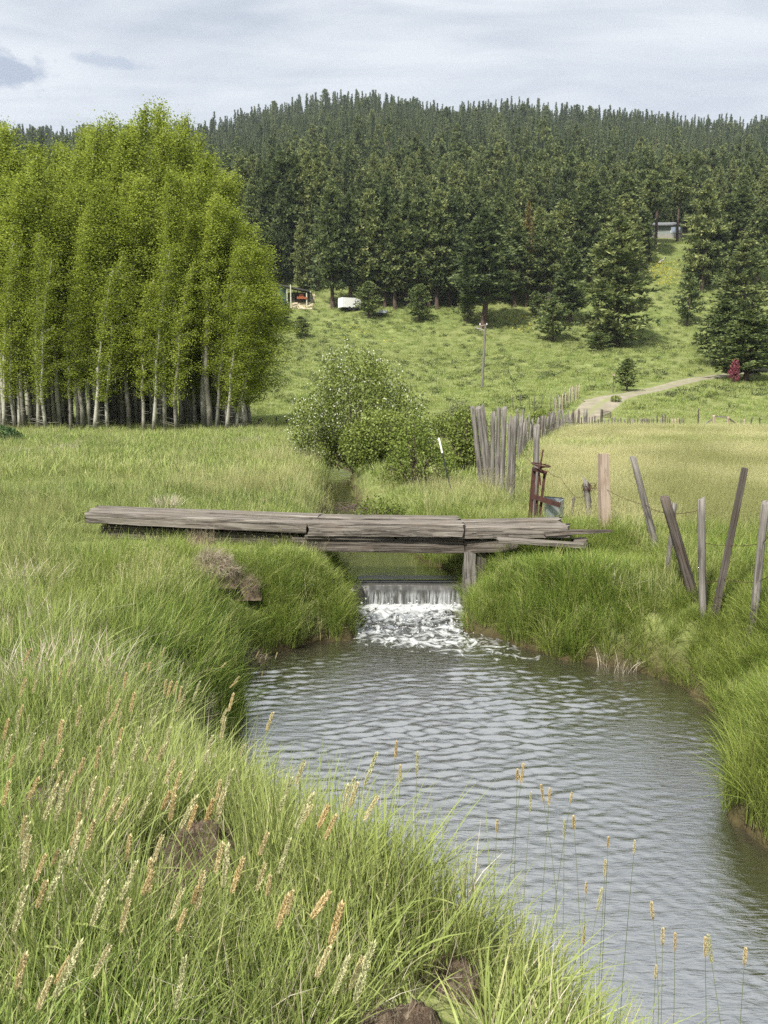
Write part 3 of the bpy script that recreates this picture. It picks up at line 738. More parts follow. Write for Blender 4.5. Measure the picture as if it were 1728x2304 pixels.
# near bank (camera side) ------------------------------------------------
def den_near(x, y, sd): return np.clip(.95 - .085 * y, .33, 1)
x, y, sd, r = sample(26000, -5.5, 3.2, .5, 7.2, den_near, 21)
k = (x < 1.9 + .0 * y) & ~((x > 1.9) & (y > 3.0)); x, y, sd = x[k], y[k], sd[k]
tall = fbm(x * 1.1, y * 1.1, 61, 3)
pk = np.where(r.random(len(x)) < .14 + .16 * (tall < .42), r.integers(6, 8, len(x)), np.where(r.random(len(x)) < .30 + .3 * sstep((x + .2) / 1.2), r.integers(4, 6, len(x)), r.integers(0, 4, len(x))))
place('near_grass', x, y, r, PN, .75, 1.2, 'tall green grass on the near bank', 'grass', hs=(.45 + .70 * tall) * (.5 + .5 * sstep(sd / .8)) * (.55 + .45 * sstep((y - 1.0) / 2.0)), pick=pk)
# lush bank grass round the pool ------------------------------------------
def den_bank(x, y, sd): return np.clip(1.1 - sd / 2.6, 0, 1) * (y > 4.2) * np.where(x < .3, np.where(y > 6.5, 1, 0), 1)
x, y, sd, r = sample(30000, -5, 7.5, 4.2, 16, den_bank, 22)
gn = fbm(x * .9, y * .9, 66, 3)
place('bank_grass', x, y, r, PB, .6, 1.1, 'lush arching green grass along the pool banks', 'grass', hs=(.5 + .8 * gn) * np.where(x > .5, .88, .72) * np.where((y > 12) , .55, 1) * low_by_bridge(x, y) * low_by_posts(x, y), sink=.03)
def den_right(x, y, sd): return np.where(x > 1.5, .8, 0) * (sd > 1.2) * (y < 13)
x, y, sd, r = sample(14000, 1.5, 9, 5, 13, den_right, 28)
place('bank_grass', x, y, r, PB, .55, .95, 'mixed green grass round the leaning fence posts', 'grass', hs=(.34 + .5 * fbm(x * .8, y * .8, 67, 3)) * low_by_bridge(x, y))
PMG = PG[:2]
for a_ in np.linspace(0, 1, 60):
    i_ = a_ * (len(ROADP) - 1); j_ = min(int(i_), len(ROADP) - 2); f_ = i_ - j_
    CLEAR.append((ROADP[j_][0] * (1 - f_) + ROADP[j_ + 1][0] * f_, ROADP[j_][1] * (1 - f_) + ROADP[j_ + 1][1] * f_, 2.6))
# meadow ------------------------------------------------------------------
def den_mead(x, y, sd): return np.clip(1.25 - y / 34, .18, 1) * np.clip(sd / 1.2 + .25, 0, 1) * (gold(x, y) < .5) * (y > 4.6 - .0 * x) * ~((x > 2) & (y < 9))
x, y, sd, r = sample(60000, -26, 16, 4.5, 46, den_mead, 23)
mn = fbm(x * .5, y * .5, 62, 3)
place('meadow_grass', x, y, r, PM + PMG, .7, 1.25, 'windblown meadow grass behind and beside the bridge', 'grass', hs=(.25 + .55 * mn + .45 * sstep((fbm(x * 1.6, y * 1.6, 73, 2) - .42) / .2)) * low_by_bridge(x, y), pick=np.where(r.random(len(x)) < .14 + .45 * sstep((fbm(x * .35, y * .35, 68, 3) - .5) / .2), r.integers(5, 7, len(x)), r.integers(0, 5, len(x))))
def den_far(x, y, sd): return np.clip(1.2 - y / 90, .3, 1) * (gold(x, y) < .5) * np.clip(sd - .6, 0, 1) * (1 - .6 * (np.abs(y - 65) < 7) * (x > 5))
x, y, sd, r = sample(30000, -60, 60, 20, 82, den_far, 24)
place('meadow_grass', x, y, r, PF, .7, 1.2, 'pale green grass across the far valley floor', 'grass', hs=1 - .45 * (np.abs(y - 65) < 8) * (x > 5))
x, y, sd, r = sample(60000, -120, 130, 78, 205, lambda x, y, sd: .35 + .6 * (fbm(x * .7, y * .7, 63, 3) > .5), 25)
place('hillside_grass', x, y, r, PF, .7, 1.5, 'tufted green grass on the pasture slope', 'grass', sink=.0, hs=.9)
m_tuft = leaf_mat('slope_tuft_leaf', [(0, (.065, .095, .03)), (.6, (.125, .155, .052)), (1, (.19, .21, .08))], .2)
PTU = [proto('slope_tuft', leaves(np.random.default_rng(830 + i).normal(0, 1, (70, 3)) * np.array([.30, .22, .13]) + np.array([0, 0, .16]), .17, np.random.default_rng(840 + i), np.random.default_rng(850 + i).random(70)), m_tuft) for i in range(3)]
x, y, sd, r = sample(15000, -110, 120, 76, 190, lambda x, y, sd: .06 + .34 * (fbm(x * .08, y * .08, 72, 3) > .47), 30)
place('hillside_brush', x, y, r, PTU, .5, 1.5, 'small dark tufts of brush dotted over the pasture slope', 'brush', sink=.03)
# seeding grass of the right hand field -------------------------------------
x, y, sd, r = sample(52000, 1.5, 30, 10.8, 34, lambda x, y, sd: gold(x, y) * np.clip(1.35 - y / 30, .3, 1) * (.35 + .65 * sstep((fbm(x * .25, y * .25, 64, 3) - .36) / .2)), 26)
place('seeding_grass', x, y, r, PG, .6, 1.05, 'golden seeding grass filling the fenced field', 'grass')
x, y, sd, r = sample(34000, 3, 50, 24, 69, lambda x, y, sd: gold(x, y) * np.clip(1.2 - y / 75, .3, 1) * (1 - .75 * sstep((y - 54) / 6)), 27)
place('seeding_grass', x, y, r, PGF, .6, 1.0, 'distant golden grass towards the field fence', 'grass', hs=(1 - .6 * sstep((y - 52) / 8)) * (.6 + .7 * fbm(x * .12, y * .12, 70, 3)))
x, y, sd, r = sample(24000, 2, 50, 11, 66, lambda x, y, sd: gold(x, y) * sstep((fbm(x * .14, y * .22, 71, 3) - .47) / .12) * np.clip(1.3 - y / 60, .3, 1), 29)
place('meadow_grass', x, y, r, PF + PM, .9, 1.4, 'darker green patches in the fenced field', 'grass', hs=(1 - .6 * sstep((y - 52) / 8)), pick=np.where(y > 25, r.integers(0, 4, len(x)), r.integers(4, 9, len(x))))

# foxtails -----------------------------------------------------------------
m_stem = leaf_mat('foxtail_stem', [(0, (.09, .14, .03)), (1, (.20, .22, .07))], .2)
HEADS = []
for s_ in range(6):
    rg = np.random.default_rng(900 + s_)
    L = [.075, .09, .065, .10, .08, .055][s_]; t0, t1 = [(.6, 1), (.15, .5), (.45, .9), (.0, .45), (.3, .75), (.7, 1)][s_]
    HEADS.append((mesh_np('seed_head', *[q for q in (lambda p: (p[0], p[1]))(head_parts((0, 0, 0), (.04, 0, 1), L, .0055, rg, 360, t0, t1))], m_head, False, tint=head_parts((0, 0, 0), (.04, 0, 1), L, .0055, np.random.default_rng(900 + s_), 360, t0, t1)[2]), L))
FN = ['tan', 'pale green', 'buff', 'grey green', 'straw coloured', 'rust coloured']
def foxtail(base, top, k, label, group, thick=.0016):
    root = empty('foxtail', base); tag(root, label, 'foxtail grass', group)
    d = Vector(top) - Vector(base); n = 7
    bend = Vector((-d.x, -d.y, 0)) * random.uniform(.1, .5) + Vector((random.gauss(0, .02), 0, 0)) * d.length * 2
    pts = [d * (i / (n - 1)) + bend * math.sin(math.pi * i / (n - 1)) * .6 for i in range(n)]
    b = MB().tube(pts, [thick * (1 - .55 * i / (n - 1)) for i in range(n)], 5)
    st = b.build('stem', m_stem, root)
    a = st.data.attributes.new('tint', 'FLOAT', 'POINT'); a.data.foreach_set('value', np.full(len(st.data.vertices), random.random(), np.float32))
    h = link('seed_head', HEADS[k][0], root, pts[-1]); td = (pts[-1] - pts[-2]).normalized()
    h.rotation_euler = td.to_track_quat('Z', 'Y').to_euler(); s = random.uniform(.85, 1.25); h.scale = (s, s, s)
    return root
near_px = [(12, 230), (18, 25), (240, 150), (240, 290), (285, 165), (340, 85), (225, 60), (375, 245), (430, 230), (490, 210), (495, 290), (310, 400), (370, 415), (190, 290), (95, 365), (80, 460), (100, 515), (225, 480), (545, 465), (600, 280), (620, 40), (570, 30), (710, 130), (700, 245), (745, 190), (800, 170), (935, 195), (950, 210), (930, 300), (890, 290), (810, 340), (775, 330), (735, 290), (520, 640), (520, 780), (615, 610), (645, 600), (395, 760), (160, 660), (205, 630), (400, 970), (240, 1000), (70, 1020), (235, 1060), (165, 1130), (760, 1120), (850, 690), (830, 660), (1000, 600), (965, 590), (1120, 445), (1200, 525), (1110, 590), (1155, 610), (1195, 750), (1275, 330), (1305, 300), (1205, 250), (1275, 140), (1375, 320), (1402, 370), (1500, 190), (1510, 235), (1575, 140), (1570, 295), (1345, 720), (1425, 820), (1440, 1060), (1365, 1010), (1530, 1090), (1510, 1020), (40, 60), (150, 560), (300, 480), (455, 300), (640, 160), (660, 470), (330, 330), (120, 200), (60, 780), (415, 60), (480, 100), (735, 720), (765, 770), (930, 520), (1480, 260), (1240, 700), (190, 210)]
for i, (u, v) in enumerate(near_px):
    px, py = u * .5208, 1700 + v * .5208
    hgt = random.uniform(.56, .74); p = hit(px, py, hgt)
    top = Vector((p.x, p.y, p.z + hgt)); k = i % 6
    base = Vector((p.x - random.uniform(.10, .22), p.y - random.uniform(-.05, .05), 0)); base.z = Hs(base.x, base.y) - .02
    foxtail(base, top, k, '%s foxtail leaning among the tall grass of the near bank' % FN[k], 'foxtails in the near bank grass, %s' % FN[k])
for i in range(60):          # a little farther up the bank, left
    px, py = random.uniform(5, 640), random.uniform(1470, 1730)
    hgt = random.uniform(.5, .7); p = hit(px, py, hgt); k = random.choice((0, 2, 4, 3))
    base = Vector((p.x - random.uniform(.06, .2), p.y, 0)); base.z = Hs(base.x, base.y) - .02
    foxtail(base, Vector((p.x, p.y, p.z + hgt)), k, '%s foxtail leaning in the sloping grass farther up the bank' % FN[k], 'foxtails farther up the bank, %s' % FN[k])
# stems standing clear against the water: head pixel, foot pixel, what singles each out
WS = [((630, 245), (588, 450), 3, 'slanting pale foxtail with a long head against the pool'), ((712, 215), (640, 390), 0, 'straw foxtail slanting right beside the long pale head'),
      ((690, 200), (680, 480), 0, 'upright brown foxtail behind the two slanting pale ones'), ((805, 205), (770, 560), 5, 'tall thin foxtail with a dark brown head at mid pool'),
      ((822, 322), (865, 600), 5, 'hooked rust foxtail leaning left over the water'), ((487, 335), (478, 420), 5, 'short brown foxtail just above the leafy weed'),
      ((778, 360), (768, 520), 3, 'dark narrow foxtail low beside the hooked rust one'), ((967, 398), (944, 800), 5, 'long straight foxtail with a brown head over pale water'),
      ((1079, 425), (1033, 865), 2, 'tallest buff foxtail reaching out over the pale water'), ((872, 598), (872, 800), 5, 'stout purple brown foxtail close to the grass tips'),
      ((922, 672), (890, 810), 1, 'drooping green foxtail beside the purple brown one'), ((953, 525), (950, 790), 4, 'small straw head on a stem crossing the long straight foxtail'),
      ((1162, 708), (1115, 900), 2, 'tiny buff foxtail leaning right over the bare water'), ((1203, 820), (1190, 1160), 2, 'fat buff foxtail standing over the leafy bank weed'),
      ((1256, 845), (1205, 1150), 0, 'tan foxtail leaning right beside the fat buff one'), ((1388, 870), (1350, 1160), 0, 'tan foxtail out over the water beyond the leafy weed'),
      ((1416, 895), (1470, 1160), 1, 'bending green foxtail leaning left over the water'), ((1556, 905), (1510, 1160), 2, 'outermost buff foxtail by the corner of the water'),
      ((1172, 965), (1165, 1120), 2, 'low pale foxtail in front of the leafy bank weed'), ((862, 815), (858, 1000), 0, 'short tan foxtail at the edge of the near grass'),
      ((575, 112), (530, 440), 5, 'thin twin foxtail, the browner one, high over the water'), ((592, 120), (570, 450), 0, 'thin twin foxtail, the paler one, high over the water'),
      ((142, 85), (140, 260), 3, 'dark slim foxtail above the flowering weed tops'), ((68, 118), (40, 250), 0, 'tan foxtail bent over the grass crest'), ((48, 15), (20, 220), 0, 'tan foxtail at the left of the ripples')]
for (hu, hv), (bu, bv), k, lb in WS:
    hx, hy = 864 + hu * .5208, 1700 + hv * .5208; fx, fy = 864 + bu * .5208, 1700 + bv * .5208
    g_ = hit(fx, fy, .30); Yd = g_.y
    while Yd > 1.2:
        b0 = at(fx, fy, Yd); dd1, dd2 = water_sd(np.array([b0.x]), np.array([b0.y]))
        if dd1[0] > .04: break
        Yd -= .04
    b0 = at(fx, fy, Yd); gzv = Hs(b0.x, b0.y)
    foxtail(Vector((b0.x, b0.y, gzv - .03)), at(hx, hy, Yd), k, lb, 'foxtail stems over the water', .0019)
# ------------------------------------------------------------------ trees
m_needle = leaf_mat('pine_needles', [(0, (.060, .086, .036)), (.4, (.135, .172, .066)), (.75, (.235, .27, .10)), (1, (.33, .34, .14))], .26, None, objvar=.5, spec=.15, rough=.6)
m_fir = leaf_mat('fir_needles', [(0, (.060, .095, .050)), (.5, (.15, .19, .09)), (1, (.27, .305, .14))], .26, None, objvar=.6, spec=.12, rough=.6)
m_needle_l = leaf_mat('young_pine_needles', [(0, (.07, .10, .036)), (.5, (.145, .185, .062)), (1, (.25, .28, .10))], .2, objvar=.2)
m_needle_y = leaf_mat('yellowing_needles', [(0, (.09, .07, .02)), (.5, (.17, .13, .04)), (1, (.24, .19, .06))], .12)
m_bark = plain_mat('pine_bark', (.10, .065, .048), .9, 0, .3, 3, .05)
m_aspen_leaf = leaf_mat('aspen_leaf', [(0, (.13, .17, .026)), (.4, (.23, .285, .038)), (.75, (.32, .38, .058)), (1, (.40, .44, .10))], .45, objvar=.30, spec=.12, rough=.5)
m_ab, nt, out = new_mat('aspen_bark')
tcn = nt.nodes.new('ShaderNodeTexCoord'); oi = nt.nodes.new('ShaderNodeObjectInfo'); P = tcn.outputs['Object']
n1 = noise(nt, vm(nt, P, (3, 3, 1.6)), 1, 5, .65); n2 = noise(nt, vm(nt, P, (5, 5, 9)), 1, 3, .6); sz = nt.nodes.new('ShaderNodeSeparateXYZ'); nt.links.new(P, sz.inputs[0])
c = ramp(nt, n1, [(.3, (.20, .19, .15)), (.55, (.36, .35, .29)), (.75, (.46, .45, .39))])
c = mixc(nt, mth(nt, 'MULTIPLY', oi.outputs['Random'], .75), c, (.11, .10, .085))
c = mixc(nt, ramp(nt, n2, [(.30, .9), (.40, 0)]), c, (.04, .035, .03))
bsdf(nt, out, c, .8, bump(nt, n1, .3, .02), spec=.2)

def pine_crown(Ht, n_br, n_tuft, kn, L0, wid, seed, start=.14, droop=-.1, cone=False, tl=.65, gap=.0, ragged=.35):
    rg = np.random.default_rng(seed)
    C = []; Dv = []; Ln = []; T = []
    lobes = rg.uniform(.65, 1.25, 9)
    for i in range(n_br):
        f = start + (1 - start) * ((i + rg.random()) / n_br) ** .9
        z = f * Ht; g = (f - start) / (1 - start)
        if cone: prof = (1 - g) ** 1.1 * min(1, .55 + g * 5)
        else: prof = (1 - g ** 2.4) ** .8 * min(1, .5 + g * 2.6)
        a = rg.uniform(0, 2 * np.pi); L = wid * max(.07, prof) * rg.uniform(1 - ragged, 1.12) * (.8 + .3 * lobes[int((a / 6.2832 * 3 + f * 3) * 1.5) % 9])
        el = droop + (.75 - droop) * g ** 1.5 + rg.normal(0, .1)
        if cone: el = -.28 + .55 * g ** 2 + rg.normal(0, .07)
        d = np.array([math.cos(a) * math.cos(el), math.sin(a) * math.cos(el), math.sin(el)]); sd = np.array([-math.sin(a), math.cos(a), 0])
        bt = rg.uniform(-.18, .18)
        for k in range(n_tuft):
            s = .12 + .88 * (k + rg.random()) / n_tuft
            lat = rg.normal(0, .20) * L * s
            p = np.array([0, 0, z]) + d * L * s + sd * lat + np.array([0, 0, .10 * L * s * s - (0.1 * abs(lat))]) + rg.normal(0, .12, 3)
            tb = np.clip(rg.normal(.42, .17) + bt, 0, 1)
            q = rg.normal(0, .55, (kn, 3)) + d * .75 + np.array([0, 0, .35 if not cone else -.05])
            C.append(np.repeat(p[None], kn, 0)); Dv.append(q); Ln.append(tl * (1 - .55 * g ** 1.6 if cone else 1 - .3 * g ** 3) * rg.uniform(.6, 1.2, kn)); T.append(np.clip(tb + rg.normal(0, .1, kn), 0, 1))
    kn2 = 14 if not cone else 5
    C.append(np.repeat(np.array([[0, 0, Ht - tl * .9]]), kn2, 0)); Dv.append(rg.normal(0, .4 if not cone else .12, (kn2, 3)) + np.array([0, 0, 1.1])); Ln.append(np.full(kn2, tl * 1.1)); T.append(np.full(kn2, .5))
    C = np.concatenate(C); Dv = np.concatenate(Dv); Ln = np.concatenate(Ln); T = np.concatenate(T)
    return kites(C, Dv, Ln, Ln * .36, rg, T)
def trunk_mb(Ht, r0, seed, lean=.0, limbs=0, top=.97):
    rg = random.Random(seed); b = MB(); pts = []; rad = []; x = y = 0
    for i in range(9):
        t = i / 8; pts.append((x, y, t * Ht * top - (.6 if i == 0 else 0))); rad.append(r0 * (1.25 if i == 0 else 1) * (1 - t) ** .8 + .02)
        x += rg.uniform(-.006, .006) * Ht; y += rg.uniform(-.006, .006) * Ht
    b.tube(pts, rad, 9)
    for k in range(limbs):
        t = rg.uniform(.06, .3); a = rg.uniform(0, 6.28); L = Ht * rg.uniform(.04, .13)
        p = Vector((0, 0, t * Ht)); q = p + Vector((math.cos(a) * L, math.sin(a) * L, -.12 * L)); b.tube([p, (p + q) / 2 + Vector((0, 0, .05 * L)), q], [.06, .045, .015], 5)
    return b
def me_of(name, parts, mat):
    V, F, T = parts; return mesh_np(name, V, F, mat, False, tint=T)
PINE_H = 25.0
pine_crowns = [me_of('crown', pine_crown(PINE_H, 190, 9, 8, 4.2, w, 40 + i, st, -.12, tl=.92), m_needle) for i, (w, st) in enumerate([(4.3, .12), (3.9, .16), (4.8, .10), (3.5, .2), (4.2, .05), (3.9, .24)])]
pine_trunks = [trunk_mb(PINE_H, .38, 60 + i, 0, 9).build('trunk', m_bark) for i in range(3)]
for o in pine_trunks: COL.objects.unlink(o)
pine_trunks = [o.data for o in pine_trunks]
YH = 10.0
young_crowns = [me_of('crown', pine_crown(YH, 80, 7, 7, 2, w, 80 + i, .17, .1, tl=.62, ragged=.25), mm) for i, (w, mm) in enumerate([(2.0, m_needle), (2.3, m_needle_l), (1.9, m_needle)])]
o = trunk_mb(YH, .15, 9).build('trunk', m_bark); COL.objects.unlink(o); young_trunk = o.data
def pine(x, y, Ht, label, group, k=None, wid=1.0, young=False, crown=None, name='pine_tree', z=None):
    z = gz(x, y) if z is None else z
    root = empty(name, (x, y, z - .1), random.uniform(0, 6.28)); tag(root, label, 'pine tree', group)
    h0 = YH if young else PINE_H; s = Ht / h0
    cm = crown if crown else (random.choice(young_crowns) if young else pine_crowns[random.randrange(6) if k is None else k])
    c = link('crown', cm, root); t = link('trunk', young_trunk if young else random.choice(pine_trunks), root)
    root.scale = (s * wid, s * wid, s); return root
def height_for(px, py_top, p): return at(px, py_top, p.y).z - gz(p.x, p.y)
TAKEN = []
def pine_px(px, base, top, wpx, label, young=False, k=None, crown=None, Y=None, group=None, name='pine_tree'):
    p = hit(px, base) if Y is None else at(px, base, Y)
    Ht = height_for(px, top, p); w = wpx * p.y / FPX
    h0 = YH if young else PINE_H; w0 = 3.6 if young else 7.6
    TAKEN.append((p.x, p.y, w * .55 + 1))
    return pine(p.x, p.y, Ht, label, group, k, (w / w0) / (Ht / h0), young, crown, name)
yel = me_of('crown', pine_crown(PINE_H, 120, 6, 6, 4.2, 2.6, 95, .2, -.1, ragged=.5), m_needle_y)
pine_px(1385, 782, 490, 150, 'big broad dark pine standing alone on the pasture slope', k=4)
pine_px(1087, 738, 478, 128, 'tall open pine with a bare red trunk above the utility pole', k=5)
pine_px(1243, 770, 672, 62, 'small pointed pine to the left of the big broad dark pine', True)
pine_px(1282, 732, 560, 84, 'medium pine half behind the big broad dark pine', k=1)
pine_px(1183, 692, 455, 56, 'thinning yellow brown pine at the edge of the wood', k=0, crown=yel)
pine_px(1546, 736, 616, 50, 'slim dark young pine on the right of the yellow flowers', True)
pine_px(1410, 880, 806, 44, 'thin open sapling pine beside the gravel road', True, crown=young_crowns[1])
pine_px(1345, 792, 748, 46, 'tiny yellowish pine at the foot of the big dark pine', True, crown=young_crowns[1])
pine_light = me_of('crown', pine_crown(PINE_H, 170, 9, 8, 4.2, 5.2, 98, .12, -.05, tl=1.0, ragged=.45), m_needle_l)
pine_px(1677, 856, 700, 118, 'round topped pine with a fallen grey log at its foot', crown=pine_light)
pine_px(1622, 824, 675, 88, 'broad bushy pine left of the round topped pine', crown=pine_light)
pine_px(1735, 838, 690, 100, 'bushy pine cut by the right edge behind the round topped one', crown=pine_light)
pine_px(1672, 735, 540, 100, 'wide dark pine rising behind the bushy roadside pines', k=2)
pine_px(1578, 655, 408, 84, 'tall pine standing right of the grey house', k=0)
pine_px(829, 716, 634, 46, 'small pale pine in front of the white trailer', True, crown=young_crowns[1])
pine_px(943, 726, 640, 46, 'small pale pine on the meadow edge under the tall wood', True, crown=young_crowns[1])
pine_px(678, 762, 712, 34, 'wispy grey seedling pine on the slope beside the aspens', True)
pine_px(630, 738, 668, 60, 'dark bushy pine pressed against the aspen edge', True)
pine_px(1050, 728, 655, 34, 'slender sapling left of the tall open pine', True)
pine_px(1205, 715, 655, 30, 'little dark sapling under the yellow brown pine', True)
high = me_of('crown', pine_crown(PINE_H, 120, 8, 8, 4.2, 3.4, 97, .60, -.1, tl=.9), m_needle)
pine_px(1463, 588, 390, 70, 'tall pine with a bare trunk in front of the grey house', crown=high)
pine_px(1474, 560, 372, 74, 'straight pine whose dark trunk crosses the house wall', crown=high)
pine_px(1524, 545, 385, 60, 'thin pine at the right window of the grey house', crown=high)
pine_px(1445, 600, 470, 40, 'narrow dark pine left of the house clearing', True)
# the front rank of the wood
front = [(606, 690, 392), (640, 690, 345), (668, 684, 352), (700, 692, 350), (722, 690, 362), (752, 694, 410), (785, 690, 440), (815, 688, 452), (838, 694, 430), (866, 690, 425), (888, 696, 470), (915, 690, 440), (940, 694, 448), (962, 692, 470), (985, 696, 432), (1008, 690, 445), (1030, 690, 436), (1060, 680, 440), (1120, 676, 448), (1145, 672, 470), (1160, 690, 500), (1210, 665, 470), (1236, 690, 500), (1262, 660, 452), (1300, 655, 420), (1330, 640, 405), (1352, 650, 430), (1392, 640, 440), (1402, 610, 400), (1600, 640, 480), (1628, 620, 440), (1655, 610, 420), (1700, 640, 470), (1725, 650, 440), (575, 690, 420), (545, 688, 400), (518, 690, 410), (490, 690, 420)]
for i, (px, b, t) in enumerate(front):
    px += random.uniform(-5, 5)
    pine_px(px, b, t, random.uniform(66, 92), 'tall dark green pine in the front rank of the wood', Y=(180 if px < 730 else None), group='front rank of the wood')
house_p = hit(1497, 556)
def in_clearing(x, y):
    """the opening below and round the house"""
    px = 864 + FPX * x / (y * CP) ; 
    return (1422 < px < 1556) and y < house_p.y + 14
cand = []
ys_ = 172.0
while ys_ < 735:
    sp = 5.4 if ys_ < 300 else 5.8
    for x in np.arange(-.62 * ys_ - 20, .62 * ys_ + 20, sp):
        cand.append((x + random.uniform(-.42, .42) * sp, ys_ + random.uniform(-.45, .45) * sp))
    ys_ += sp
cx_ = np.array(cand); h_ = H(cx_[:, 0], cx_[:, 1]); nz = fbm(cx_[:, 0] / 45, cx_[:, 1] / 45, 90, 3)
n_ind = 0; far = []
for (x, y), z, q in zip(cand, h_, nz):
    if in_clearing(x, y): continue
    px = 864 + FPX * x / y
    if y < 176 and not (540 < px < 1150): continue
    if px > 1150 and y < 199: continue
    if any((x - a) ** 2 + (y - b_) ** 2 < min(r_, 4.5) ** 2 for a, b_, r_ in TAKEN): continue
    if y > 640 and random.random() < .40 + .45 * (q < .47): continue
    if q < .34 and random.random() < .5: continue
    vis = -40 < px < 1770 and not (px < 480)
    if y < 262 and vis and n_ind < 225 and random.random() < .72:
        n_ind += 1
        pine(x, y, random.uniform(11, 20) * (1.1 if y < 185 else 1), 'dark green pine packed among others deeper in the wood', 'pines deeper in the wood', wid=random.uniform(.8, 1.05), z=z)
    else: far.append((x, y, z))
# the wood up the hill, too many to count
PT = [proto('far_pine', pine_crown(25, 95, 6, 5, 3.6, w, 140 + i, st, -.1, tl=1.35), m_needle) for i, (w, st) in enumerate([(4.3, .1), (3.8, .15), (4.8, .12)])]
PT += [proto('far_fir', pine_crown(25, 130, 6, 4, 3, w, 150 + i, .04, 0, True, tl=.85), m_fir) for i, w in enumerate([3.1, 2.6, 3.5, 2.2])]
for p_ in PT:        # their trunks go in with them
    tm = MB().tube([(0, 0, -1), (0, 0, 8), (0, 0, 22)], [.32, .26, .06], 6)
    v0 = np.empty(len(p_.data.vertices) * 3, np.float32); p_.data.vertices.foreach_get('co', v0); f0 = np.arange(len(v0) // 3).reshape(-1, 4)
    t0 = np.empty(len(p_.data.vertices), np.float32); p_.data.attributes['tint'].data.foreach_get('value', t0)
    tv = np.array(tm.v); tf = np.array([f for f in tm.f if len(f) == 4]) + len(f0) * 4
    mt = p_.data.materials[0]; p_.data = mesh_np(p_.name, np.concatenate([v0.reshape(-1, 3), tv]), np.concatenate([f0, tf]), mt, tint=np.concatenate([t0, np.zeros(len(tv))]))
    p_.data.materials.append(m_bark)
    mi = np.zeros(len(p_.data.polygons), np.int32); mi[len(f0):] = 1; p_.data.polygons.foreach_set('material_index', mi)
far = np.array(far); nF = len(far); r_ = np.random.default_rng(77)
hs = r_.uniform(.38, .82, nF); hs = np.where(far[:, 1] > 610, r_.uniform(.5, .98, nF), hs); ws = hs * r_.uniform(.85, 1.2, nF) * np.where(far[:, 1] > 540, 1.55, 1.2)
idx = np.where(r_.random(nF) < np.clip(.25 + (far[:, 1] - 220) / 300, .2, .95), r_.integers(3, 7, nF), r_.integers(0, 3, nF))
scatter('forest', far - np.array([0, 0, .4]), np.stack([r_.normal(0, .02, nF), r_.normal(0, .02, nF), r_.uniform(0, 6.28, nF)], 1), np.stack([ws, ws, hs], 1), idx, PT, 'dense conifer wood covering the hill up to the skyline', 'forest')

# ------------------------------------------------------------------ aspens
AH = 14.0
def aspen_parts(seed, wid, start, leafn, lean):
    rg = np.random.default_rng(seed); b = MB(); pts = []; rad = []; x = y = 0.
    for i in range(11):
        t = i / 10; pts.append((x, y, t * AH - (.4 if i == 0 else 0))); rad.append(.092 * (1 - t) ** 1.05 + .008)
        x += lean * AH / 10 * t * 1.6 + rg.normal(0, .05); y += rg.normal(0, .05)
    b.tube(pts, rad, 8)
    PT_ = np.array(pts); C = []; T = []
    for i in range(90):
        f = start + (.99 - start) * ((i + rg.random()) / 90) ** .9; g = (f - start) / (1 - start)
        p = np.array([np.interp(f * AH, PT_[:, 2], PT_[:, k]) for k in range(3)]); p[2] = f * AH
        a = rg.uniform(0, 6.28); L = wid * (1 - g ** 1.7) ** .85 * min(1, .55 + g * 2.2) * rg.uniform(.45, 1.25) + .2
        el = rg.uniform(.4, 1.1); d = np.array([math.cos(a) * math.cos(el), math.sin(a) * math.cos(el), math.sin(el)])
        e = p + d * L + np.array([.22 * L + lean * L, 0, .05 * L])
        mid = p + d * L * .5
        if i % 2 == 0: b.tube([p, mid, e], [.022 * (1.3 - g), .012, .004], 4, False)
        n = int(1.4 * leafn / 90 * (L / wid + .55)); s = rg.uniform(.02, 1.08, n)[:, None]; bt = rg.normal(0, .10)
        q = p + (e - p) * s + np.array([.10, 0, .06]) * (s ** 2) * L + rg.normal(0, .13 + .08 * wid, (n, 3)) * (.35 + .6 * s)
        C.append(q); T.append(np.clip(rg.normal(.45, .17, n) + bt + .0 * s[:, 0], 0, 1))
    for k in range(5):   # dead stubs low on the stem
        f = rg.uniform(.05, start); a = rg.uniform(0, 6.28); p = Vector((0, 0, f * AH)); L = rg.uniform(.3, 1.1)
        b.tube([p, p + Vector((math.cos(a) * L, math.sin(a) * L, L * rg.uniform(-.1, .5)))], [.018, .005], 4, False)
    C = np.concatenate(C); T = np.concatenate(T)
    o = b.build('trunk', m_ab, None, True); COL.objects.unlink(o)
    b2 = MB(); b2.tube(pts, [q * 1.55 for q in rad], 8); o2 = b2.build('trunk', m_ab, None, True); COL.objects.unlink(o2)
    return o.data, o2.data, me_of('crown', leaves(C, .082, rg, T), m_aspen_leaf)
AS = [aspen_parts(300 + i, w, st, n, ln) for i, (w, st, n, ln) in enumerate([(1.15, .14, 8000, .06), (.95, .24, 7000, .08), (1.3, .20, 9000, .07), (1.2, .34, 8500, .09), (1.0, .11, 7500, .05), (.95, .2, 3600, .07), (.85, .16, 3000, .09), (1.0, .24, 4000, .06)])]
def aspen(px, d, top_py, label, group=None, k=None, wid=1.0, thick=1.0, lean=0):
    p = at(px, 970, d); z = gz(p.x, p.y)
    Ht = at(px, top_py, d).z - z; k = random.randrange(5) if k is None else k
    root = empty('aspen_tree', (p.x, p.y, z - .05), 0); tag(root, label, 'aspen tree', group)
    s = Ht / AH; root.scale = (wid, wid, s)
    t = link('trunk', AS[k][1 if thick > 1.05 else 0], root); c = link('crown', AS[k][2], root)
    root.rotation_euler = (random.uniform(-.02, .02), lean + random.uniform(-.015, .02), random.uniform(-.5, .5))
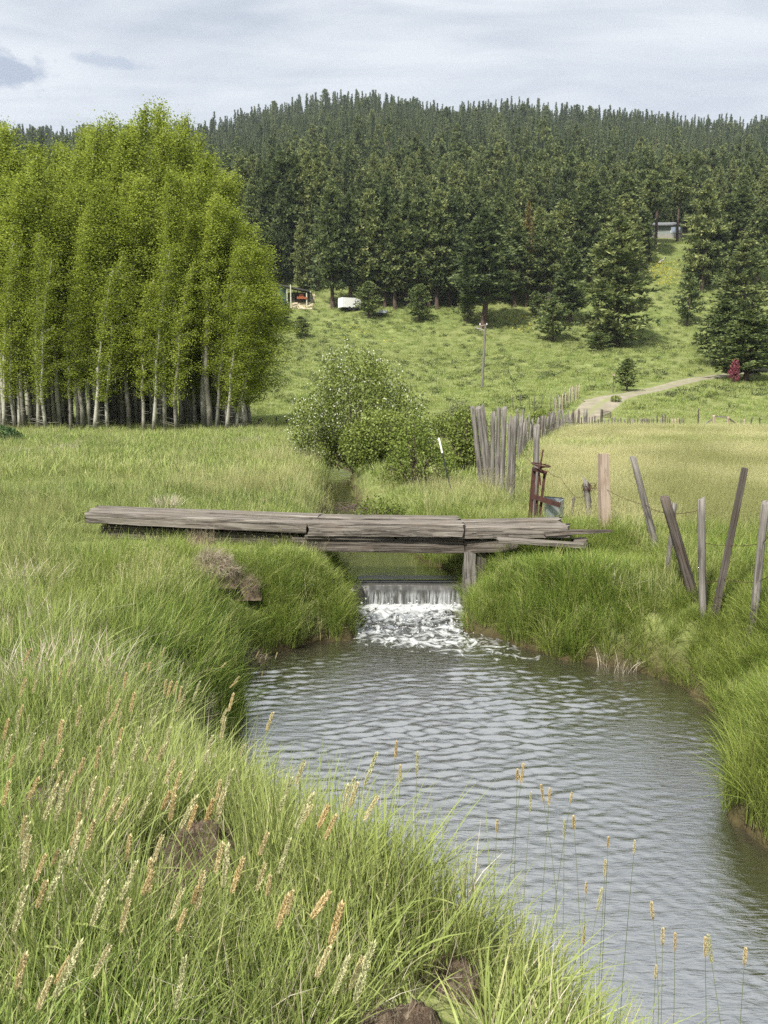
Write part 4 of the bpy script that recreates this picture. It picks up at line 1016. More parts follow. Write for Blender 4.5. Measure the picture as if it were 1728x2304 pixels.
frontA = [(7, 540, 'white aspen stem leaning at the left picture edge', .03), (36, 560, 'bright white aspen, left of a close pair', .0), (44, 600, 'bright white aspen, right of a close pair', .01), (87, 530, 'slim white aspen beyond the close pair', .02),
          (104, 585, 'short white aspen with a straight clean stem', .03), (160, 640, 'thin pale aspen just in front of a dark gap', .01), (211, 600, 'pale aspen leaning right between two dark trunks', .03), (243, 560, 'whitish aspen with a slight bow left of the grove middle', .02),
          (323, 630, 'slender grey aspen left of the brightest trunk', .02), (344, 556, 'brightest forked white aspen in the grove middle', .03), (397, 590, 'narrow leaning aspen right of the brightest trunk', .05), (487, 548, 'tall white leaning aspen at the front right', .07), (508, 640, 'thin grey aspen next to the white leaning one', .05), (532, 690, 'thin leaning aspen nearest the old grey shed', .12)]
for i, (px, top, lb, ln) in enumerate(frontA): aspen(px, random.uniform(42.3, 43.6), top, lb, k=5 + i % 3, wid=random.uniform(1.0, 1.25), thick=.95, lean=ln)
for i in range(44):
    px = -70 + i * 14.2 + random.uniform(-8, 8); d = random.uniform(44.5, 49)
    t = np.interp(px, [-70, 60, 100, 150, 300, 470, 520, 560], [430, 430, 470, 430, 400, 440, 540, 620]) + random.uniform(-40, 60)
    aspen(px, d, t, 'slim aspen with a greyish trunk in the middle rows of the grove', 'middle rows of the aspen grove', wid=random.uniform(1.2, 1.6), thick=random.uniform(.75, 1.1), lean=random.uniform(.01, .05))
for i in range(48):
    px = -80 + i * 13.0 + random.uniform(-8, 8); d = random.uniform(48, 59)
    t = np.interp(px, [-80, 70, 105, 140, 200, 300, 345, 400, 440, 480, 520, 560], [285, 288, 350, 310, 290, 265, 232, 270, 310, 390, 500, 600]) + random.uniform(-14, 60)
    aspen(px, d, t, 'tall aspen with a dark lower trunk at the back of the grove', 'back of the aspen grove', wid=random.uniform(1.4, 1.85), thick=random.uniform(1.1, 1.7), lean=random.uniform(.01, .04))

for i, (px, d, t, ln, lb) in enumerate([(545, 45, 560, .07, 'aspen leaning out at the right flank of the grove, the tallest there'), (550, 44, 630, .09, 'short aspen leaning right at the grove edge over the meadow'), (548, 49, 545, .06, 'aspen behind the leaning pair at the right flank'), (560, 47, 670, .10, 'outermost low aspen sweeping right over the meadow')]): aspen(px, d, t, lb, k=(0, 2, 3, 2)[i], wid=1.5, thick=.8, lean=ln)
# ------------------------------------------------------------------ shrubs
m_shrub = leaf_mat('shrub_leaf', [(0, (.08, .11, .022)), (.5, (.16, .205, .042)), (.85, (.26, .305, .075)), (1, (.33, .36, .11))], .28, objvar=.1)
m_willow = leaf_mat('willow_leaf', [(0, (.08, .12, .02)), (.5, (.15, .20, .035)), (1, (.26, .30, .08))], .33)
m_flower = leaf_mat('white_blossom', [(0, (.48, .50, .38)), (1, (.62, .63, .52))], .2)
m_grey = leaf_mat('grey_shrub_leaf', [(0, (.10, .12, .05)), (1, (.20, .22, .10))], .2)
m_red = leaf_mat('crimson_leaf', [(0, (.16, .035, .05)), (1, (.33, .10, .13))], .25)
m_twig = plain_mat('twig', (.10, .075, .055), .9, 0, .2, 5)
def shrub(name, px, base, d, lobes, nl, size, mat, label, seed, flowers=0, stems=14, inner=.55, cat='shrub', gap=1.0, asp=.8, twr=1.0):
    """lobes: (dx, dz, rx, ry, rz) metres from the foot"""
    rg = np.random.default_rng(seed); p = at(px, base, d); z = gz(p.x, p.y)
    root = empty(name, (p.x, p.y, z)); tag(root, label, cat)
    tot = sum(l[2] * l[3] * l[4] for l in lobes); C = []; T = []; Fl = []
    b = MB()
    for l in lobes:
        k = int(nl * l[2] * l[3] * l[4] / tot)
        u = rg.normal(size=(k, 3)); u /= np.linalg.norm(u, axis=1)[:, None]
        lump = .80 + .42 * fbm(u[:, 0] * 3 + seed + u[:, 2] * 1.3, u[:, 1] * 3 + u[:, 2] * 2.1, seed, 3)
        r = (inner + (1 - inner) * rg.random(k) ** .6) * lump + rg.normal(0, .03, k)
        q = u * r[:, None] * np.array([l[2], l[3], l[4]]) + np.array([l[0], rg.uniform(-.2, .2), l[1]])
        keep = (q[:, 2] > .04) & (fbm(q[:, 0] * 1.5 * gap, q[:, 2] * 1.5 * gap + q[:, 1], seed + 5, 3) > .29)
        C.append(q[keep]); T.append(np.clip(rg.normal(.42, .18, keep.sum()) + .25 * (u[keep, 2] * .5), 0, 1))
        if flowers:
            kf = int(flowers * l[2] * l[3] * l[4] / tot); m_ = (r > .66) & keep & (fbm(q[:, 0] * 1.2 + 9, q[:, 2] * 1.2, seed + 8, 2) > .28) & (q[:, 2] > .5)
            w = np.flatnonzero(m_)
            if len(w): Fl.append((q[rg.choice(w, kf)] * np.array([1.03, 1.03, 1.02]))[:, None, :].repeat(2, 1).reshape(-1, 3) + rg.normal(0, .03, (kf * 2, 3)))
        for s in range(max(2, int(stems * l[2] * l[3] * l[4] / tot))):
            v = rg.normal(size=3); v[2] = abs(v[2]); v /= np.linalg.norm(v)
            e = np.array([l[0], 0, l[1]]) + v * np.array([l[2], l[3], l[4]]) * rg.uniform(.6, .95)
            m_p = e * .5 + rg.normal(0, .08, 3); st_ = np.array([rg.normal(0, .12), rg.normal(0, .12), -.1])
            b.tube([st_ * twr, m_p, e], [.035 * twr, .022 * twr, .006 * twr], 5, False)
    C = np.concatenate(C); T = np.concatenate(T)
    link('foliage', me_of('foliage', leaves(C, size, rg, T, 0, asp), mat), root)
    b.build('stem', m_twig, root)
    if Fl:
        f = np.concatenate(Fl); link('blossom', me_of('blossom', leaves(f, .05, rg, rg.random(len(f))), m_flower), root)
    return root
shrub('flowering_shrub', 800, 1000, 27.5, [(-1.0, .7, 1.3, 1.1, .9), (1.5, .7, 1.3, 1.1, .9), (.3, .5, 1.8, 1.2, .8), (0, 2.3, 1.75, 1.6, 1.9), (-.1, 3.3, 1.0, 1.0, 1.05), (-1.35, 1.5, 1.1, 1.1, 1.25), (1.35, 1.6, 1.25, 1.2, 1.4), (2.0, 1.0, .8, .9, 1.0), (0, .8, 1.9, 1.4, .9)], 36000, .08, m_shrub, 'big round shrub covered in white blossom above the creek', 31, flowers=3400, stems=40)
shrub('green_shrub', 862, 1022, 24.5, [(0, .9, 1.0, .9, 1.0), (-.6, .7, .8, .7, .8), (.5, .6, .7, .7, .7)], 9000, .08, m_shrub, 'plain dark green shrub in front of the white blossoming one', 32)
shrub('willow_shrub', 935, 1085, 19.5, [(0, .75, .75, .7, .95), (.1, 1.5, .4, .4, .5), (-.5, .4, .6, .6, .55), (.55, .5, .6, .6, .6)], 5600, .06, m_willow, 'feathery yellow green willow left of the white tipped stake', 33, inner=.3, gap=1.6)
shrub('willow_shrub', 850, 1125, 16.5, [(0, .42, .6, .5, .5), (.4, .35, .5, .5, .4), (-.45, .25, .4, .4, .3)], 3800, .05, m_willow, 'low feathery willow just behind the bridge', 34, inner=.3, gap=1.6)
shrub('green_shrub', 1045, 1050, 22.0, [(0, .9, .62, .6, .95), (.35, .6, .55, .5, .65), (-.35, .5, .5, .5, .6), (.0, 1.5, .35, .35, .5)], 7000, .07, m_shrub, 'upright leafy shrub against the old leaning posts', 35)
shrub('grey_shrub', 1030, 925, 40, [(0, .9, 1.6, 1.0, 1.0), (-.9, .7, .9, .8, .8), (.9, .8, 1.0, .8, .7), (.2, 1.6, .9, .7, .7)], 6500, .085, m_grey, 'dull grey green half bare shrub behind the old posts', 36, inner=.2, stems=60)
shrub('grey_shrub', 985, 915, 37, [(0, .7, .8, .7, .8), (.4, 1.0, .6, .5, .6)], 3000, .085, m_shrub, 'small dark bush beside the half bare grey shrub', 37, inner=.3, stems=14)
shrub('crimson_shrub', 1652, 866, 98, [(0, 1.9, .55, .5, 1.1), (-.4, 1.3, .5, .4, .6), (.1, .8, .5, .4, .5)], 1500, .16, m_red, 'crimson leaved shrub beside the gravel road', 38, stems=10)
shrub('green_shrub', 1222, 945, 52, [(0, .7, 1.0, .8, .8)], 2500, .1, m_shrub, 'small rounded bush behind the stake fence', 39)
shrub('nettle_clump', 8, 1020, 34, [(0, .35, .7, .5, .4), (.5, .3, .5, .4, .3)], 2500, .08, leaf_mat('nettle_leaf', [(0, (.03, .07, .02)), (1, (.07, .13, .04))], .2), 'dark green nettle clump at the left picture edge', 40, cat='plant')
for i, (px, b, lb) in enumerate([(1600, 893, 'dark tuft of brush alone on the right pasture'), (1506, 893, 'pale grey sage bush on the right pasture'), (1385, 905, 'small weed bush in the bend of the road'), (1712, 870, 'dark sage bush near the right edge below the pines')]):
    q = hit(px, b); shrub('sage_bush', px, b, q.y, [(0, .3, .6, .5, .4)], 500, .12, m_grey if i == 1 else m_shrub, lb, 41 + i, stems=6)
shrub('leafy_weed', 1395, 2250, hit(1395, 2250, .2).y, [(0, .20, .12, .12, .2), (.10, .12, .12, .1, .15), (-.1, .12, .12, .1, .12)], 900, .05, m_willow, 'leafy broad bank weed at the edge of the clear water', 50, stems=16, cat='plant', inner=.1, asp=.3, twr=.09)
# ------------------------------------------------------------------ weathered timber
GREY = ((.075, .064, .052), (.16, .143, .122), (.29, .268, .235), (.13, .10, .075))
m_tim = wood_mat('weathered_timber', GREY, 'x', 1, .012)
m_tim_d = wood_mat('dark_brown_timber', ((.055, .045, .036), (.11, .095, .078), (.19, .17, .145), (.09, .066, .046)), 'x', 1, .012)  # darker brown wood for bearers, packing boards, splintered rail and end block
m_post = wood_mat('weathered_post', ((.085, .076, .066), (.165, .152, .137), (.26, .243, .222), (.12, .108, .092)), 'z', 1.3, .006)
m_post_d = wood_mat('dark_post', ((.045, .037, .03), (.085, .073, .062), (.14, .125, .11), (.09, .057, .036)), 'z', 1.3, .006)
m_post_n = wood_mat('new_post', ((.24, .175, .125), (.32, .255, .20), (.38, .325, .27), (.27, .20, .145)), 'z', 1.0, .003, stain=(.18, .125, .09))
def timber(name, p, q, w, h, mat, parent, seed, taper=1.0, rough=1.0, roll=0, n=46):
    """a sawn timber along local x: worn arrises, hollows, ragged ends"""
    p = Vector(p); q = Vector(q); L = (q - p).length; rg = np.random.default_rng(seed)
    prof = [(-.5, -.46), (-.46, -.5), (0, -.5), (.46, -.5), (.5, -.46), (.5, 0), (.5, .42), (.42, .5), (.2, .5), (0, .49), (-.2, .5), (-.42, .5), (-.5, .42), (-.5, 0)]
    m = len(prof); V = []; F = []
    for i in range(n):
        t = i / (n - 1); s = 1 - (1 - taper) * t
        for k, (a, b) in enumerate(prof):
            j = (fbm(np.array([t * L * 3 + k * .7]), np.array([k * 2.1 + seed]), seed, 3)[0] - .5) * .10 * rough
            j2 = (fbm(np.array([t * L * 9]), np.array([k * 3.3 + seed]), seed + 9, 2)[0] - .5) * .06 * rough
            e = (rg.random() - .5) * .07 * rough if i in (0, n - 1) else 0
            V.append((t * L + e, a * w * s * (1 + j), b * h * s * (1 + j + j2) + (s - 1) * h * .1))
    for i in range(n - 1):
        for k in range(m): F.append((i * m + k, i * m + (k + 1) % m, (i + 1) * m + (k + 1) % m, (i + 1) * m + k))
    me = bpy.data.meshes.new(name); me.from_pydata(V, [], F + [tuple(range(m - 1, -1, -1)), tuple((n - 1) * m + k for k in range(m))]); me.update()
    for f in me.polygons: f.use_smooth = True
    try: me.set_sharp_from_angle(angle=R(38))
    except Exception: pass
    me.materials.append(mat); o = link(name, me, parent)
    d = (q - p).normalized(); o.matrix_local = Matrix.Translation(p) @ d.to_track_quat('X', 'Z').to_matrix().to_4x4() @ Matrix.Rotation(roll, 4, 'X')
    return o
BR = empty('footbridge', (0, 0, 0)); tag(BR, 'old footbridge of heavy weathered timbers laid across the creek', 'bridge')
YL, YM, YR = 12.05, 11.55, 11.2
def ft(px, py, Y): return at(px, py, Y)
# deck slabs (front row), pixel ends taken along their centre lines
timber('deck_timber', ft(205, 1161, YL), ft(697, 1184, YM), .36, .17, m_tim, BR, 1)
timber('deck_timber', ft(697, 1187, YM - .02), ft(1039, 1189, YM - .08), .40, .20, m_tim, BR, 2, rough=1.3)
timber('deck_timber', ft(1041, 1195, YM - .06), ft(1276, 1193, YR), .36, .185, m_tim, BR, 3, .92, 1.6)
timber('deck_timber', ft(215, 1150, YL + .42), ft(720, 1168, YM + .42), .34, .14, m_tim, BR, 4)
timber('deck_timber', ft(700, 1170, YM + .42), ft(1030, 1174, YM + .36), .32, .15, m_tim, BR, 5, rough=1.4)
timber('deck_timber', ft(1035, 1180, YM + .36), ft(1262, 1174, YR + .3), .3, .13, m_tim, BR, 6, .9, 1.6)
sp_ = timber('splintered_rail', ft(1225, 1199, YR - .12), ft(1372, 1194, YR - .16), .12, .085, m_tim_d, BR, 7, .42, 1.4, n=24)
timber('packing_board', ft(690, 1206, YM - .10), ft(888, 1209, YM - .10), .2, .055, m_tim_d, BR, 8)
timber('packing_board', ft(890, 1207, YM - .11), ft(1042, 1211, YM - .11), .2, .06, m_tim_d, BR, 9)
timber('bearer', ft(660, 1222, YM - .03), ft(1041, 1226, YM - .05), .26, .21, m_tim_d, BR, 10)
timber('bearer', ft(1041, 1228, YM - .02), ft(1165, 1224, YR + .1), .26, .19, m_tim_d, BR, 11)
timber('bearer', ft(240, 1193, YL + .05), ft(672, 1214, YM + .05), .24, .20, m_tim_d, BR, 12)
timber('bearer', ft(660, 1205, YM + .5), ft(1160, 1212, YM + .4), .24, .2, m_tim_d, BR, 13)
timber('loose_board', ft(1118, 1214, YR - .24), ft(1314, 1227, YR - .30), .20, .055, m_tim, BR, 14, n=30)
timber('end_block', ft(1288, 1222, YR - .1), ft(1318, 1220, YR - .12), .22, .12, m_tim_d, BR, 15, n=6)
def post(base, top, w, mat, name='fence_post', parent=None, seed=0, square=False, bury=.25, cut=.02, groove=1.0, n=9, seg=12):
    base = Vector(base); top = Vector(top); d = (top - base).normalized(); L = (top - base).length + bury
    rg = np.random.default_rng(seed); V = []; F = []
    for i in range(n):
        t = i / (n - 1)
        for k in range(seg):
            a = 2 * math.pi * k / seg + .26
            r = w / 2 * (1.08 - .16 * t) * (1 + (rg.random() - .5) * .05 * groove)
            r *= 1 + .16 * groove * (vnoise(np.array([k * 1.7 + seed]), np.array([t * 1.5]), seed)[0] - .5)
            if square: r *= 1 / max(abs(math.cos(a)), abs(math.sin(a))) * .92
            V.append((r * math.cos(a), r * math.sin(a), t * L - bury + (cut * math.cos(a + seed) + rg.random() * cut * .6 if i == n - 1 else 0)))
    for i in range(n - 1):
        for k in range(seg): F.append((i * seg + k, i * seg + (k + 1) % seg, (i + 1) * seg + (k + 1) % seg, (i + 1) * seg + k))
    F.append(tuple((n - 1) * seg + k for k in range(seg)))
    me = bpy.data.meshes.new(name); me.from_pydata(V, [], F); me.update()
    for f in me.polygons: f.use_smooth = len(f.vertices) == 4 and not square
    me.materials.append(mat); o = link(name, me, parent)
    o.matrix_local = Matrix.Translation(base) @ d.to_track_quat('Z', 'Y').to_matrix().to_4x4()
    return o
# bridge legs and cribbing
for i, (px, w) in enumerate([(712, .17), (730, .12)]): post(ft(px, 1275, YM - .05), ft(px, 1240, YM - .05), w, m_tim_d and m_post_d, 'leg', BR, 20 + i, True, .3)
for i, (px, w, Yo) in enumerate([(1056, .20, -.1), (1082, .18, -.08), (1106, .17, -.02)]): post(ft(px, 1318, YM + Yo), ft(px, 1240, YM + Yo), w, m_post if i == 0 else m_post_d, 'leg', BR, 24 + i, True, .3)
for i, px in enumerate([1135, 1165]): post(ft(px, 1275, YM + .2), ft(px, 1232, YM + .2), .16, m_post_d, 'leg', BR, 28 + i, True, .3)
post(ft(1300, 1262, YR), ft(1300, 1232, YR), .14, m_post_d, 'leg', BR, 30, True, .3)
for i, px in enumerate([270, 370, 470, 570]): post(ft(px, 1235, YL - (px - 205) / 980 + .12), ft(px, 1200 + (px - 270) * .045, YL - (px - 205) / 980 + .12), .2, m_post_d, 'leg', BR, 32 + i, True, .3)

# ------------------------------------------------------------------ near posts
def ppost(tx, ty, bx, by, wpx, mat, label, seed, square=False, Y=None, group=None, name='fence_post', back=0, **kw):
    p = hit(bx, by) if Y is None else at(bx, by, Y)
    if Y is not None: p.z = min(p.z, Hs(p.x, p.y))
    top = at(tx, ty, p.y + back); o = post(p, top, wpx * p.y / FPX, mat, name, None, seed, square, **kw)
    tag(o, label, 'fence post', group); return p, top
A = ppost(1358, 1021, 1361, 1222, 24, m_post_n, 'new pale square post behind the bridge end', 1, True, cut=.006, groove=.25)
B = ppost(1424, 1029, 1481, 1250, 15, m_post, 'slim round post leaning left beyond the pale square post', 2)
Cc = ppost(1496, 1121, 1563, 1352, 23, m_post_d, 'thick dark post leaning hard left over the bank', 3)
C2 = ppost(1518, 1134, 1500, 1300, 11, m_post, 'short thin post half hidden behind the thick dark one', 4)
Dd = ppost(1577, 1123, 1582, 1390, 18, m_post, 'upright grey post between the two crossing leaners', 5)
E = ppost(1676, 1053, 1606, 1396, 13, m_post_d, 'tall dark square stake leaning right', 6, True, cut=.004, groove=.3)
Ff = ppost(1722, 1132, 1690, 1452, 18, m_post, 'pale grey post cut by the right picture edge', 7)
Gn = ppost(1318, 1082, 1328, 1180, 14, m_post, 'gnarled short post wound with rusty wire', 8, groove=2.6, cut=.06)
ppost(1291, 1120, 1285, 1180, 6, m_post_d, 'thin black stub next to the galvanised box', 9)
ppost(1208, 958, 1203, 1190, 14, m_post, 'tall grey post right behind the rusty head gate', 10)
clus = [((1064, 918), (1084, 1088), 15, 'first of the tall posts at the fence corner, leaning left'), ((1076, 919), (1098, 1092), 15, 'second tall corner post touching the first leaner'), ((1085, 915), (1108, 1096), 13, 'third corner post leaning with the first two'),
        ((1109, 931), (1107, 1100), 14, 'straight corner post with a rounded worn top'), ((1122, 922), (1119, 1075), 14, 'broad pale corner post standing upright behind'), ((1135, 919), (1129, 1098), 15, 'thick corner post with ragged top near the end of the cluster'), ((1148, 937), (1143, 1060), 9, 'thin corner post between two thick ones'), ((1158, 944), (1150, 1136), 17, 'last and nearest post of the corner cluster'), ((1117, 1004), (1116, 1072), 6, 'dark iron stub among the corner posts')]
for i, (t, b_, w, lb) in enumerate(clus):
    Yd = 17.2 + (1158 - t[0]) * .022 if i != 7 else 16.2
    ppost(*t, *b_, w * .78, m_post if i != 8 else m_post_d, lb, 40 + i, Y=Yd, cut=.05, groove=1.6)
# stake fence running away to the field corner
SL = [(2.75, 18), (6.5, 35), (12.6, 54), (16.8, 63.5)]
sx_ = [p[0] for p in SL]; sy_ = [p[1] for p in SL]; yv = 23.0; i = 0
while yv < 63.3:
    xv = np.interp(yv, sy_, sx_) + random.uniform(-.12, .12); i += 1
    if random.random() < .93:
        b_ = Vector((xv, yv, Hs(xv, yv))); hgt = random.uniform(1.05, 1.55) * (1.15 if yv < 30 else .95)
        o = post(b_, b_ + Vector((random.gauss(0, .10), random.gauss(0, .05), hgt)), random.choice((.09, .12, .15, .07)), m_post if random.random() < .75 else m_post_d, 'fence_stake', None, 100 + i, False, .2, .05, 1.5, 5, 8)
        tag(o, 'weathered grey stake in the crowded fence running back to the field corner', 'fence stake', 'crowded stake fence')
    yv += random.uniform(.34, .85)
# far side of the field: posts read from the photo
far_u = [(125, 340, 375, 5, 0), (140, 280, 345, 4, 0), (168, 272, 372, 5, 0), (205, 272, 348, 4, 0), (232, 270, 346, 4, 0), (258, 264, 370, 10, 0), (290, 268, 345, 4, 0), (312, 268, 350, 4, 0), (332, 262, 350, 4, 0), (348, 300, 378, 6, 0), (360, 285, 350, 4, 0), (388, 280, 345, 3, 0), (412, 285, 345, 3, 0), (437, 285, 366, 5, 0), (465, 275, 345, 4, 0), (485, 265, 356, 4, 0), (512, 285, 345, 3, 0), (535, 275, 345, 3, 0), (560, 282, 346, 4, 0), (585, 278, 345, 3, 0), (605, 276, 345, 4, 0), (625, 280, 345, 4, 0), (640, 285, 346, 3, 0), (660, 276, 350, 5, 0), (690, 280, 345, 4, 0), (700, 282, 345, 4, 0), (712, 278, 345, 4, 0), (724, 276, 346, 5, 0), (736, 280, 345, 4, 0), (748, 282, 350, 5, 0), (765, 264, 345, 5, 0), (780, 280, 344, 5, 0), (812, 255, 345, 3, 0), (838, 285, 343, 3, 0), (855, 250, 342, 4, 0), (870, 242, 342, 4, 0), (888, 262, 342, 3, 0), (905, 280, 342, 3, 0), (925, 284, 338, 8, 1), (950, 282, 338, 8, 1), (972, 276, 330, 7, 1), (985, 280, 328, 5, 0), (998, 272, 330, 6, 0), (1012, 282, 326, 5, 0)]
for i, (u, vt, vb, w, pale) in enumerate(far_u):
    px = 1240 + u * .2942; Yd = 64.0
    b_ = at(px, 860 + vb * .2942, Yd); b_.z = Hs(b_.x, b_.y); t_ = at(px + random.uniform(-1.2, 1.2), 860 + vt * .2942, Yd)
    o = post(b_, t_, max(.11, w * .2942 * Yd / FPX), m_post_n if pale else (m_post_d if i % 3 else m_post), 'fence_post', None, 300 + i, False, .2, .03, 1, 4, 7)
    tag(o, 'pale short post in the far field fence' if pale else 'thin dark post in the far field fence', 'fence post', 'pale posts of the far field fence' if pale else 'dark posts of the far field fence')
for u, vt, vb, w, m_, lb, u2 in [(1127, 205, 312, 8, m_post_d, 'tall lone post with a dark top at the far field edge', 1125), (1455, 285, 345, 4, m_post, 'thin post just left of the whitish stub beyond the brace', 1455), (1477, 286, 350, 13, m_post_n, 'whitish stub post right of the far corner brace', 1477), (1538, 268, 338, 7, m_post_d, 'dark post leaning right near the far corner brace', 1524), (1595, 268, 335, 4, m_post_d, 'last thin post at the far right of the field fence', 1595)]:
    b_ = at(1240 + u2 * .2942, 860 + vb * .2942, 64); b_.z = Hs(b_.x, b_.y)
    tag(post(b_, at(1240 + u * .2942, 860 + vt * .2942, 64), max(.12, w * .2942 * 64 / FPX), m_, 'fence_post', None, int(u)), lb, 'fence post')
hb = empty('corner_brace', (0, 0, 0)); tag(hb, 'wooden corner brace of two posts and rails in the far field fence', 'fence brace')
def f68(u, v): return at(1240 + u * .2942, 860 + v * .2942, 64)
for i, (u, v0, v1) in enumerate([(1244, 252, 342), (1352, 264, 348)]): post(f68(u, v1), f68(u, v0), .20, m_post_n, 'post', hb, 500 + i)
for i, (a, b_) in enumerate([((1244, 261), (1350, 266)), ((1226, 286), (1156, 336)), ((1364, 280), (1440, 338))]):
    c_ = MB().beam(f68(*a), f68(*b_), .11, .11); c_.build('rail', m_post if i != 2 else m_post_d, hb)
# dark stubs and the fence behind the aspens
for i, (px, t, b_, w, Y_, lb) in enumerate([(582, 944, 975, 7, 50, 'thick dark leaning stub right of the old shed'), (552, 938, 966, 3, 52, 'thin stake at the corner of the old shed'), (587, 941, 966, 3, 53, 'thin stake just behind the thick dark stub'), (622, 938, 962, 3, 56, 'lone thin stake in the gap before the blossoming shrub'), (645, 945, 976, 4, 49, 'taller stake of a pair near the blossoming shrub'), (650, 958, 978, 3, 49, 'shorter stake of a pair near the blossoming shrub'), (670, 948, 978, 4, 48, 'stake under the hanging branch of the blossoming shrub'), (60, 935, 965, 7, 51, 'blocky dark stub left among the aspen trunks'), (140, 938, 972, 6, 50, 'dark stub between aspens left of the middle'), (230, 942, 970, 5, 50, 'small dark stub in the middle of the grove'), (266, 941, 972, 5, 50, 'dark stub right of the middle of the grove')]):
    p = at(px, b_, Y_); p.z = Hs(p.x, p.y); tag(post(p, at(px + (3 if i == 0 else 0), t, Y_), w * Y_ / FPX, m_post_d, 'fence_stub', None, 520 + i), lb, 'fence post')
q = at(985, 960, 18)
for i in range(16):   # orange tinted netting stakes left of the track
    px = 1247 + i * 3.6 + random.uniform(-1, 1); Y_ = 74 + i * .7; p = at(px, 930, Y_); p.z = gz(p.x, p.y)
    tag(post(p, p + Vector((0, 0, random.uniform(1.3, 1.9))), .09, m_post_n if i % 2 else m_post, 'fence_stake', None, 560 + i, False, .2, .02, 1, 3, 6), 'reddish brown stake in the short fence left of the gravel track', 'fence stake', 'reddish stakes by the track')
for i in range(9):
    px = 1140 + i * 16 + random.uniform(-4, 4); Y_ = 78; p = at(px, 905, Y_); p.z = gz(p.x, p.y)
    tag(post(p, p + Vector((0, 0, 1.5)), .07, m_post_d, 'fence_stake', None, 580 + i, False, .2, .02, 1, 3, 6), 'thin wire fence stake at the foot of the pasture slope', 'fence stake', 'stakes at the foot of the slope')

# steel stake with a white tip
m_iron = plain_mat('dark_steel', (.06, .065, .06), .55, .6, .25, 14)
m_white = plain_mat('white_paint', (.78, .78, .76), .5, 0, .06, 10)
m_rust = plain_mat('rusty_iron', (.085, .036, .026), .85, .1, .2, 16, .004, .3, (.04, .022, .018))
p = hit(1018, 1116); t_ = at(987, 985, p.y); d_ = (t_ - p)
sk = empty('steel_stake', p); tag(sk, 'leaning steel stake with a white painted tip beside the willow', 'stake')
MB().beam(-d_ * .1, d_ * .74, .035, .008, (0, 1, 0)).beam(-d_ * .1 + Vector((0, .012, 0)), d_ * .74 + Vector((0, .012, 0)), .008, .03, (0, 1, 0)).build('shaft', m_iron, sk)
MB().beam(d_ * .742, d_, .036, .012, (0, 1, 0)).build('tip', m_white, sk)

# barbed wire
def wire(pts, label, seed, r=.0032, sag=.05):
    rg = random.Random(seed); b = MB()
    for a, c_ in zip(pts[:-1], pts[1:]):
        a = Vector(a); c_ = Vector(c_); L = (c_ - a).length; n = max(4, int(L / .18)); P_ = []
        for i in range(n + 1):
            t = i / n; P_.append(a.lerp(c_, t) + Vector((rg.gauss(0, .004), 0, -sag * 4 * t * (1 - t) + rg.gauss(0, .003))))
        b.tube(P_, r, 5)
        for i in range(1, n):
            if i % 1 == 0:
                q_ = P_[i]
                for _ in range(2): b.tube([q_ + Vector((rg.uniform(-.016, .016), rg.uniform(-.016, .016), rg.uniform(-.018, .018))), q_ - Vector((rg.uniform(-.016, .016), 0, rg.uniform(-.018, .018)))], .0016, 3)
    o = b.build('barbed_wire', m_rust); tag(o, label, 'barbed wire'); return o
def on(pt, t): return pt[0].lerp(pt[1], t)
wire([on(Gn, .88), on(A, .62), on(B, .52), on(Cc, .86), on(Dd, .92)], 'upper slack rusty wire strung past the new pale post', 1, sag=.03)
wire([on(Gn, .25), on(A, .28), on(B, .18)], 'lower rusty wire sagging past the new pale post', 2, sag=.06)
wire([on(Dd, .64), on(E, .50), on(Ff, .72), at(1790, 1150, 7.2)], 'upper wire through the leaning posts at the right', 3, sag=.015)
wire([on(Dd, .30), on(E, .28), on(Ff, .45), at(1790, 1250, 7.2)], 'lower wire through the leaning posts at the right', 4, sag=.02)
wire([at(1232, 1058, 13.4), at(1262, 1075, 13.4), at(1296, 1118, 13.3), on(Gn, .7)], 'rusty wire from the head gate to the gnarled post', 5, sag=.03)
wire([at(1165, 1010, 16.3), at(1232, 1062, 14)], 'wire running from the corner posts down to the head gate', 6, sag=.05)
cw = MB(); g0 = on(Gn, .85)
for k in range(14):
    a = random.uniform(0, 6.28); rr = random.uniform(.05, .09); P_ = []
    for j in range(9):
        b_ = a + j * .7; P_.append(g0 + Vector((math.cos(b_) * rr + (.10 if k > 9 else 0), math.sin(b_) * rr, random.uniform(-.07, .07) + (j - 4) * .012)))
    cw.tube(P_, .003, 4)
tag(cw.build('wire_tangle', m_rust), 'tangle of rusty wire wound round the gnarled post', 'wire')

# ------------------------------------------------------------------ rusty head gate
hp = at(1203, 1178, 12.9); hg = empty('head_gate', (0, 0, 0)); tag(hg, 'rusty iron irrigation head gate with a handwheel beside the bridge', 'head gate')
def hq(px, py, dy=0): return at(px, py, 12.9 + dy)
MB().beam(hq(1190.5, 1190), hq(1202, 1052), .062, .05, (0, 1, 0)).build('upright', m_rust, hg)
MB().beam(hq(1212, 1182, .02), hq(1226, 1062, .02), .040, .04, (0, 1, 0)).build('upright', m_rust, hg)
MB().beam(hq(1199, 1055, -.03), hq(1230, 1064, -.03), .06, .055).build('top_bar', m_rust, hg)
MB().beam(hq(1199, 1117, -.045), hq(1261, 1137, -.10), .03, .085).build('cross_beam', m_rust, hg)
MB().tube([hq(1204, 1165), hq(1213.5, 1060), hq(1222, 1012)], [.016, .016, .014], 10).build('screw_stem', m_rust, hg)
MB().beam(hq(1214, 1069, .0), hq(1216, 1092, .0), .025, .02, (0, 1, 0)).build('hook', m_rust, hg)
wc = hq(1217, 1046); wr = .155
wh = MB().ring((0, 0, 0), wr, .012)
